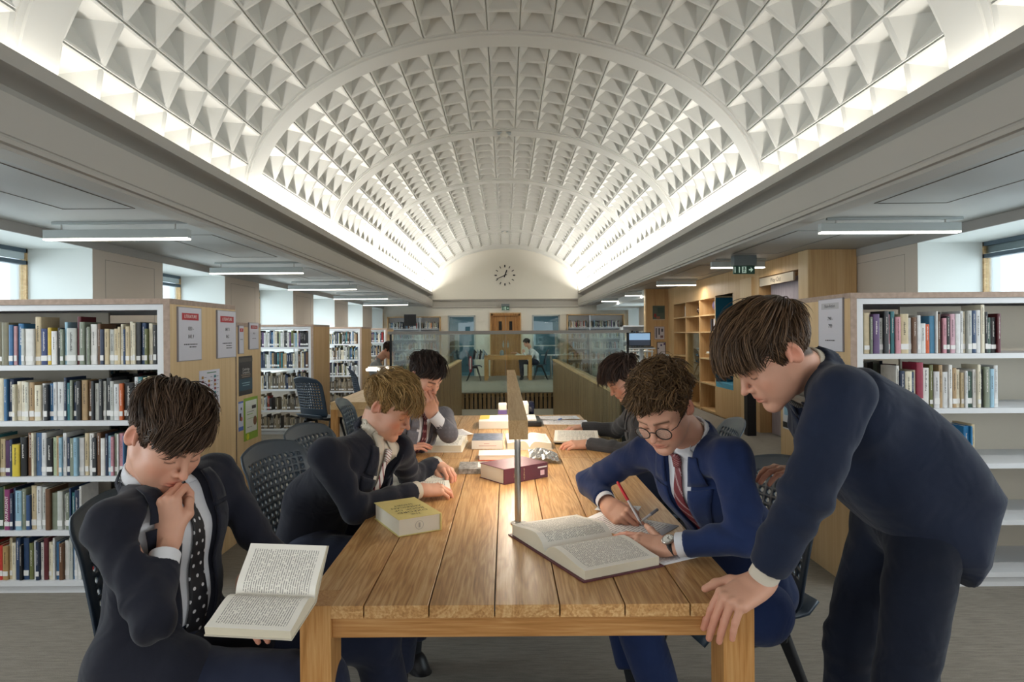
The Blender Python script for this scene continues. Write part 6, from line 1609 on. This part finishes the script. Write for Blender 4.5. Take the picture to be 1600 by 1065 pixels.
# ---- 1: boy with chin on fist, front left
J1 = dict(head=W(258, 684, 1.66), neck=W(234, 745, 1.71), shR=W(170, 822, 1.53), shL=W(335, 742, 1.86), elR=(-.79, 1.42, .775), wrR=W(262, 838, 1.57),
          elL=W(422, 872, 1.88), wrL=W(385, 905, 1.72), pelvis=(-.95, 1.70, .54), waist=(-.91, 1.71, .71), hipL=(-.92, 1.80, .53), hipR=(-.93, 1.58, .55), kneL=(-.40, 1.92, .50), kneR=(-.48, 1.62, .52), ankL=(-.33, 1.98, .10), ankR=(-.40, 1.75, .10))
T1 = tie_dots('black_tie_with_white_motifs', '#15151a', '#cfcfd2', 2, 15, .16)
p1, i1 = build_person('person', 'seated boy in black suit resting his chin on his fist over a book', J1, dict(res=.0065, hres=.0026, hs=1.07, front=(.8, -.55, .1), face=(.70, -.42, -.57), up=(.12, .05, 1), hair=lin('#3c2c21'), seed=3, ar=(.056, .048, .041),
    locks=5200, hopt=dict(vol=.026, fringe=.04, sweep=(.55, .9, 0), long=.095, short=.030, jit=.20, maxfall=.038, w=.0026, tip=lin('#6a5443'), crown=(-.3, -.6, .75)),
    shirt=SH, jacket=NAVY, tie=T1, tie_len=.44, vlow=-.42, vw=.075, vopen=.055, trousers=NAVYT, fold=.005, sleeve_end=.60, cuff=.034, flush=.4, skirt=[((-.93, 1.60, .58), (-.82, 1.58, .56), .115, .10, 1.0), ((-.92, 1.76, .56), (-.74, 1.82, .54), .11, .10, 1.0)],
    handR=dict(dir=W(258, 760, 1.60)-W(264, 840, 1.58), back=(-.25, -1, .1), curl=[(55, 80, 40), (58, 82, 40), (62, 84, 40), (66, 86, 40)], thumb='fist', thumbside=-1, res=.0024),
    handL=dict(dir=(.35, -.5, -.3), back=(-.2, -.6, .8), curl=REST, thumb='rest', res=.004), footL=(1, 0, -.2), footR=(1, 0, -.2)))
T = Matrix.Translation(W(425, 936, 1.47)) @ Matrix.Rotation(-PI/2+PI/2-.12, 4, 'Z')
PAPB = mat('paperback_cover', '#c9c2b2', .6)
ob = open_book('open_book', 'open paperback held on the knee of the boy in black, leaning on the table corner', Matrix.Translation(W(428, 938, 1.46)) @ Matrix.Rotation(-.12-PI/2, 4, 'Z') @ Matrix.Rotation(0, 4, 'X'), .125, .19, .010, .022, PAPB, 'print', aL=.95, aR=-.22, over=.002)
# ---- 2: fair-haired boy
J2 = dict(head=W(606, 636, 2.53), neck=W(582, 671, 2.54), shR=W(506, 710, 2.28), shL=W(622, 702, 2.60), elR=W(552, 795, 2.28), wrR=W(655, 764, 2.50),
          elL=W(640, 748, 2.78), wrL=W(681, 724, 2.93), pelvis=(-.80, 2.60, .56), waist=(-.75, 2.56, .74), hipL=(-.76, 2.72, .54), hipR=(-.76, 2.46, .54), kneL=(-.36, 2.72, .56), kneR=(-.38, 2.42, .56), ankL=(-.40, 2.7, .1), ankR=(-.42, 2.45, .1))
T2 = tie_stripes('white_tie_with_red_and_navy_stripes', '#d9d4d2', [(.30, .42, '#8e2a2c'), (.42, .50, '#2b2c48'), (.50, .58, '#8e2a2c')], 6, 1.1)
p2, i2 = build_person('person', 'fair-haired boy in navy suit and striped tie reading at the table', J2, dict(res=.0075, hres=.003, collar_r=.061, front=(.8, -.6, 0), face=(.84, -.24, -.50), up=(.1, 0, 1), hair=lin('#8a6c42'), seed=5,
    locks=4200, hopt=dict(vol=.034, fringe=.05, sweep=(-.1, 1.0, 0), long=.085, short=.028, jit=.34, maxfall=.036, curl=.004, w=.0028, tip=lin('#c2a06a'), nclump=120),
    shirt=SHC, jacket=NAVY, tie=T2, tie_len=.25, vlow=-.27, vw=.08, vopen=.02, trousers=NAVYT, sleeve_end=.86, cuff=.03, brow=.4, flush=.8,
    handR=dict(dir=W(715, 762, 2.58)-W(655, 764, 2.50), back=(-.15, -.35, 1), curl=[(28, 34, 20)]*3+[(34, 38, 20)], thumb='front', spread=.3, res=.003),
    handL=dict(dir=W(722, 748, 2.78)-W(681, 724, 2.93), back=(.1, .15, 1), curl=[(25, 40, 25)]*4, thumb='front', res=.003)))
# ---- 3: dark-haired boy, hand over mouth
J3 = dict(head=W(663, 589, 3.50), neck=W(648, 626, 3.56), shR=W(606, 662, 3.36), shL=W(692, 652, 3.70), elR=(-.70, 3.42, .80), wrR=W(622, 706, 3.42),
          elL=W(700, 676, 3.50), wrL=W(676, 648, 3.46), pelvis=(-.72, 3.62, .56), waist=(-.66, 3.60, .74), hipL=(-.66, 3.74, .54), hipR=(-.70, 3.46, .54), kneL=(-.3, 3.74, .56), kneR=(-.32, 3.44, .56), ankL=(-.34, 3.7, .1), ankR=(-.36, 3.45, .1))
T3 = tie_dots('maroon_tie_with_pale_crests', '#571827', '#c9a8a4', 2, 9, .18)
p3, i3 = build_person('person', 'dark-haired boy in grey check jacket holding a hand over his mouth', J3, dict(res=.009, hres=.0035, front=(.75, -.65, 0), face=(.66, -.52, -.54), up=(.1, 0, 1), hair=lin('#2b211d'), seed=8,
    locks=2600, hopt=dict(vol=.030, fringe=.045, sweep=(.75, .8, 0), long=.085, short=.024, jit=.28, maxfall=.038, w=.0032, tip=lin('#4b3a33')),
    shirt=SH, jacket=GREY, tie=T3, tie_len=.34, vlow=-.36, vw=.075, vopen=.03, trousers=NAVYT, sleeve_end=.50, cuff=.07, brow=1.0,
    handL=dict(dir=W(662, 612, 3.40)-W(676, 648, 3.46), back=(.25, -1, .15), curl=[(30, 45, 30)]*4, thumb=[(-.022, .020, -.008), (-.044, .046, -.020), (-.046, .075, -.03), (-.04, .10, -.04)], res=.0036),
    handR=dict(dir=W(645, 697, 3.44)-W(622, 706, 3.42), back=(-.2, -.3, 1), curl=REST, thumb='front', res=.0036)))
# ---- 4: far right boy in grey
J4 = dict(head=W(974, 592, 3.72), neck=W(998, 626, 3.74), shL=W(1003, 664, 3.52), shR=W(990, 648, 3.92), elL=W(992, 706, 3.42), wrL=W(917, 693, 3.62),
          elR=W(962, 672, 4.20), wrR=W(906, 668, 4.24), pelvis=(.98, 3.72, .56), waist=(.93, 3.72, .75), hipL=(.94, 3.6, .54), hipR=(.94, 3.86, .54), kneL=(.50, 3.56, .56), kneR=(.5, 3.86, .56), ankL=(.5, 3.56, .1), ankR=(.5, 3.9, .1))
T4 = tie_stripes('black_and_gold_tie', '#222226', [(.3, .45, '#b9995a'), (.6, .75, '#c9c6c0')], 6, 1.0)
p4, i4 = build_person('person', 'boy with swept dark hair in charcoal suit reading at the far right', J4, dict(res=.009, hres=.0035, front=(-1, -.1, 0), face=(-.80, -.20, -.60), up=(-.1, 0, 1), hair=lin('#382a24'), seed=12,
    locks=2800, hopt=dict(vol=.042, fringe=.06, sweep=(0, 1.0, 0), long=.085, short=.024, jit=.26, maxfall=.05, w=.0032, tip=lin('#5d473b')),
    shirt=SH, jacket=DGREY, tie=T4, tie_len=.32, vlow=-.33, vw=.06, trousers=NAVYT, sleeve_end=.93, cuff=.012,
    handL=dict(dir=W(868, 694, 3.60)-W(917, 693, 3.62), back=(0, -.3, 1), curl=[(20, 38, 22)]*4, thumb='front', spread=.2, res=.0036),
    handR=dict(dir=W(862, 673, 4.10)-W(906, 668, 4.24), back=(0, -.1, 1), curl=[(22, 38, 22)]*4, thumb='front', res=.0036)))
# ---- 5: boy with glasses writing
J5 = dict(head=W(1036, 640, 1.92), neck=W(1078, 684, 2.02), shL=W(1143, 716, 1.86), shR=W(1012, 702, 2.24), elL=W(1163, 838, 1.76), wrL=W(1040, 853, 1.865),
          elR=W(922, 752, 2.44), wrR=W(950, 790, 2.26), pelvis=(.80, 2.12, .56), waist=(.74, 2.10, .76), hipL=(.78, 1.98, .54), hipR=(.76, 2.24, .54), kneL=(.38, 2.02, .56), kneR=(.38, 2.30, .54), ankL=(.54, 2.0, .10), ankR=(.44, 2.18, .22))
T5 = tie_stripes('burgundy_tie_with_white_lines', '#6a1f2a', [(.30, .35, '#c9b9ba'), (.43, .48, '#c9b9ba')], 6.5, 1.1)
p5, i5 = build_person('person', 'boy in glasses and bright navy suit writing with a red pen', J5, dict(res=.0065, hres=.0026, hs=.98, front=(-.8, -.55, 0), face=(-.50, -.66, -.56), up=(-.06, 0, 1), hair=lin('#54402c'), seed=21,
    locks=5200, hopt=dict(vol=.036, fringe=.035, sweep=(.25, .8, 0), long=.060, short=.024, jit=.55, maxfall=.058, curl=.006, w=.0026, tip=lin('#8a6b48'), nclump=130),
    shirt=SH, jacket=BLUE, tie=T5, tie_len=.36, vlow=-.36, vw=.070, trousers=BLUE, fold=.005, sleeve_end=.70, cuff=.034, flush=.45, btnL=(-.1, -.8, .2),
    handL=dict(dir=W(938, 836, 1.96)-W(1040, 853, 1.865), back=(-.1, -.35, 1), curl=[(8, 14, 8), (16, 22, 14), (20, 28, 16), (26, 34, 18)], thumb='side', spread=.5, res=.0024),
    handR=dict(dir=(.35, -.75, -.18), back=(-.75, -.10, .80), curl=[(40, 40, 18), (48, 48, 25), (56, 56, 30), (62, 60, 35)], thumb='pen', res=.0024),
    footL=(-.6, -.8, 0), footR=(-.5, -.8, .1), legr=(.09, .07, .062), hem=.82))
# glasses
RH, hc_ = i5['RH'], i5['hc']
def HL(x, y, z, s=.98): return tuple(np.array([x, y, z])*s @ RH.T+hc_)
gl = empty('glasses', HL(0, .10, 0), parent=p5) if False else None
b = MB()
for m in (-1, 1):
    n = 28; pts = [HL(m*.034+.0235*math.cos(2*PI*k/n), .1025-.10*abs(.0235*math.cos(2*PI*k/n)+m*.034)**1.5*3, -.008+.0205*math.sin(2*PI*k/n)) for k in range(n+1)]
    b.tube(pts, .0017, 8, caps=False)
    b.tube([HL(m*.0575, .093, .0), HL(m*.072, .078, .004), HL(m*.080, .0, .012), HL(m*.080, -.025, .002)], .0013, 8)
b.tube([HL(-.0108, .1035, -.004), HL(0, .106, .001), HL(.0108, .1035, -.004)], .0016, 8)
gf = b.build('glasses', mat('tortoise_frame', '#2d211b', .3), p5, smooth=50)
for m in (-1, 1):
    b = MB(); n = 28; pts = [HL(m*.034+.0225*math.cos(2*PI*k/n), .1025-.10*abs(.0225*math.cos(2*PI*k/n)+m*.034)**1.5*3, -.008+.0195*math.sin(2*PI*k/n)) for k in range(n)]
    b.add(pts, [tuple(range(n))]); b.build('lens', glass('spectacle_lens', (.97, .98, .98), .25), gf)
# wristwatch on the near wrist
wr, el = i5['J']['wrL'], i5['J']['elL']; ax = Vector(nrm(el-wr)); cpos = Vector(wr)+ax*.012+Vector((0, 0, -.002)); upv = Vector((0, -.45, 1)); upv = (upv-ax*upv.dot(ax)).normalized(); sdv = ax.cross(upv)
b = MB(); vs = []; n = 28
for o_ in (-.010, .010):
    for k in range(n): t = 2*PI*k/n; vs.append(cpos+ax*o_+sdv*math.cos(t)*.0300+upv*math.sin(t)*.0225)
b.add(vs, [(k, (k+1) % n, n+(k+1) % n, n+k) for k in range(n)]); wt = b.build('watch', M['black'], p5, smooth=True); md = wt.modifiers.new('s', 'SOLIDIFY'); md.thickness = .003; md.offset = 0
wc = cpos+upv*.0235
b = MB(); b.lathe([(0, -.003), (.0175, -.003), (.0195, 0), (.0195, .004), (.0165, .006), (.016, .005)], wc, upv, 28); b.build('case', M['steel'], wt, smooth=40)
b = MB(); b.lathe([(0, .0052), (.0163, .0052)], wc, upv, 28); b.build('dial', mat('watch_dial', '#dcdad2', .3), wt)
b = MB(); 
for q in range(12): t = 2*PI*q/12; d_ = sdv*math.cos(t)+ax*math.sin(t); b.tube([wc+upv*.0056+d_*.0125, wc+upv*.0056+d_*.0150], .0005, 5)
b.tube([wc+upv*.006, wc+upv*.006+(sdv*.6+ax*.8)*.012], .0006, 5); b.tube([wc+upv*.006, wc+upv*.006+(sdv*-.9+ax*.3)*.008], .0008, 5); b.build('hands_and_markers', M['ink'], wt)
# ---- 6: standing boy leaning on the table corner
J6 = dict(head=W(1208, 556, 1.62), neck=W(1262, 585, 1.66), shL=W(1318, 616, 1.50), shR=(.84, 1.88, 1.29), elL=W(1262, 770, 1.47), wrL=W(1186, 908, 1.535),
          elR=W(1300, 700, 2.06), wrR=W(1243, 739, 2.12), pelvis=(1.11, 1.78, .93), w=.88, waist=(1.02, 1.74, 1.10), chest=(.90, 1.70, 1.19), hipL=(1.10, 1.68, .86), hipR=(1.11, 1.87, .86), kneL=(1.04, 1.68, .48), kneR=(1.03, 1.92, .48), ankL=(1.07, 1.66, .10), ankR=(1.03, 1.96, .10))
T6 = tie_stripes('black_and_silver_striped_tie', '#1b1c22', [(.15, .22, '#b9b6b4'), (.35, .62, '#8f8a84'), (.72, .78, '#b9b6b4')], 9, 1.2)
pv = J6['pelvis']
p6, i6 = build_person('person', 'standing boy in midnight suit bending over with a hand on the table corner', J6, dict(res=.0068, hres=.0026, hs=1.03, front=(-.5, 0, -1), face=(-.80, -.06, -.60), up=(-.2, 0, 1), hair=lin('#493626'), seed=33,
    locks=6000, hopt=dict(vol=.034, fringe=.06, sweep=(-.15, 1.0, 0), long=.105, short=.036, jit=.16, maxfall=.032, w=.0024, tip=lin('#7c5f45'), crown=(0, -.7, .7)),
    shirt=SHC, jacket=MID, tie=T6, tie_len=.42, vlow=-.30, vw=.060, trousers=MIDT, fold=.006, sleeve_end=.80, cuff=.040, ar=(.070, .058, .044), flush=.25, btnL=(.55, -.83, 0),
    poly=([(W(a, b_, 1.70).x, W(a, b_, 1.70).z) for a, b_ in [(1290,590),(1345,572),(1420,612),(1480,668),(1520,715),(1556,768),(1543,805),(1528,875),(1500,912),(1420,868),(1335,792),(1300,740),(1270,680)]], 1.76, .185, .13),
    hipr=.088, legr=(.090, .074, .068), hem=.97,
    handL=dict(dir=W(1140, 935, 1.502)-W(1186, 908, 1.525), back=(-.08, -.28, 1), curl=[(46, 8, 4), (52, 6, 4), (54, 6, 4), (54, 9, 5)], thumb=[(-.022, .020, -.006), (-.048, .044, -.006), (-.060, .074, -.006), (-.066, .100, -.010)], spread=.12, res=.0024, scale=1.10),
    handR=dict(dir=W(1203, 731, 2.06)-W(1243, 739, 2.12), back=(-.1, -.3, 1), curl=[(12, 30, 20), (16, 30, 20), (18, 34, 20), (22, 36, 20)], thumb='side', spread=.5, res=.003), footL=(-1, 0, 0), footR=(-1, 0, 0)))
# ---- 7: boy at the desk by the stairwell, 8: reader at the far table
J7 = dict(head=W(607, 547, 9.9), neck=W(592, 561, 9.95), shR=W(584, 571, 9.8), shL=W(589, 569, 10.15), elR=W(592, 603, 9.75), wrR=W(612, 604, 9.9), elL=W(600, 596, 10.2), wrL=W(618, 600, 10.1),
          pelvis=(-2.02, 9.95, .56), waist=(-1.98, 9.95, .75), hipL=(-1.98, 10.05, .54), hipR=(-1.98, 9.82, .54), kneL=(-1.58, 10.05, .56), kneR=(-1.58, 9.82, .56), ankL=(-1.6, 10.05, .1), ankR=(-1.6, 9.82, .1))
GREYS = fabric('grey_shirt', '#8d8f93', 900, .3)
build_person('person', 'boy in grey shirt bent over the desk beside the stairwell on the left', J7, dict(res=.014, hres=.008, front=(1, 0, 0), face=(.78, -.25, -.57), hair=lin('#3a271e'), locks=700, hopt=dict(vol=.03, w=.006), shirt=GREYS, sleeves='shirt', shirt_off=-.002, trousers=NAVYT, tie=None,
    handR=dict(dir=(1, 0, -.1), back=(0, 0, 1), curl=REST, res=.008), handL=dict(dir=(1, 0, -.1), back=(0, 0, 1), curl=REST, res=.008), brow=.5))
J8 = dict(head=W(823, 535.5, 19.9), neck=W(829, 545, 19.9), shL=W(834, 549, 19.7), shR=W(830, 548, 20.1), elL=W(827, 563, 19.6), wrL=W(818, 551, 19.65), elR=W(822, 560, 20.2), wrR=W(806, 551, 20.15),
          pelvis=(.95, 19.9, .56), waist=(.93, 19.9, .75), hipL=(.92, 19.8, .54), hipR=(.92, 20.05, .54), kneL=(.48, 19.8, .56), kneR=(.48, 20.05, .56), ankL=(.5, 19.8, .1), ankR=(.5, 20.05, .1))
build_person('person', 'distant reader in white shirt resting his face on a hand at the far table', J8, dict(res=.018, hres=.011, front=(-1, 0, 0), face=(-.9, -.2, -.35), hair=lin('#1d1917'), locks=450, hopt=dict(vol=.02, w=.008), shirt=SH, sleeves='shirt', shirt_off=-.002, trousers=NAVYT, tie=T1, tie_len=.3,
    handL=dict(dir=(-.1, 0, 1), back=(0, -1, 0), curl=FIST, thumb='fist', res=.009), handR=dict(dir=(-1, 0, .2), back=(0, 0, 1), curl=REST, res=.009)))
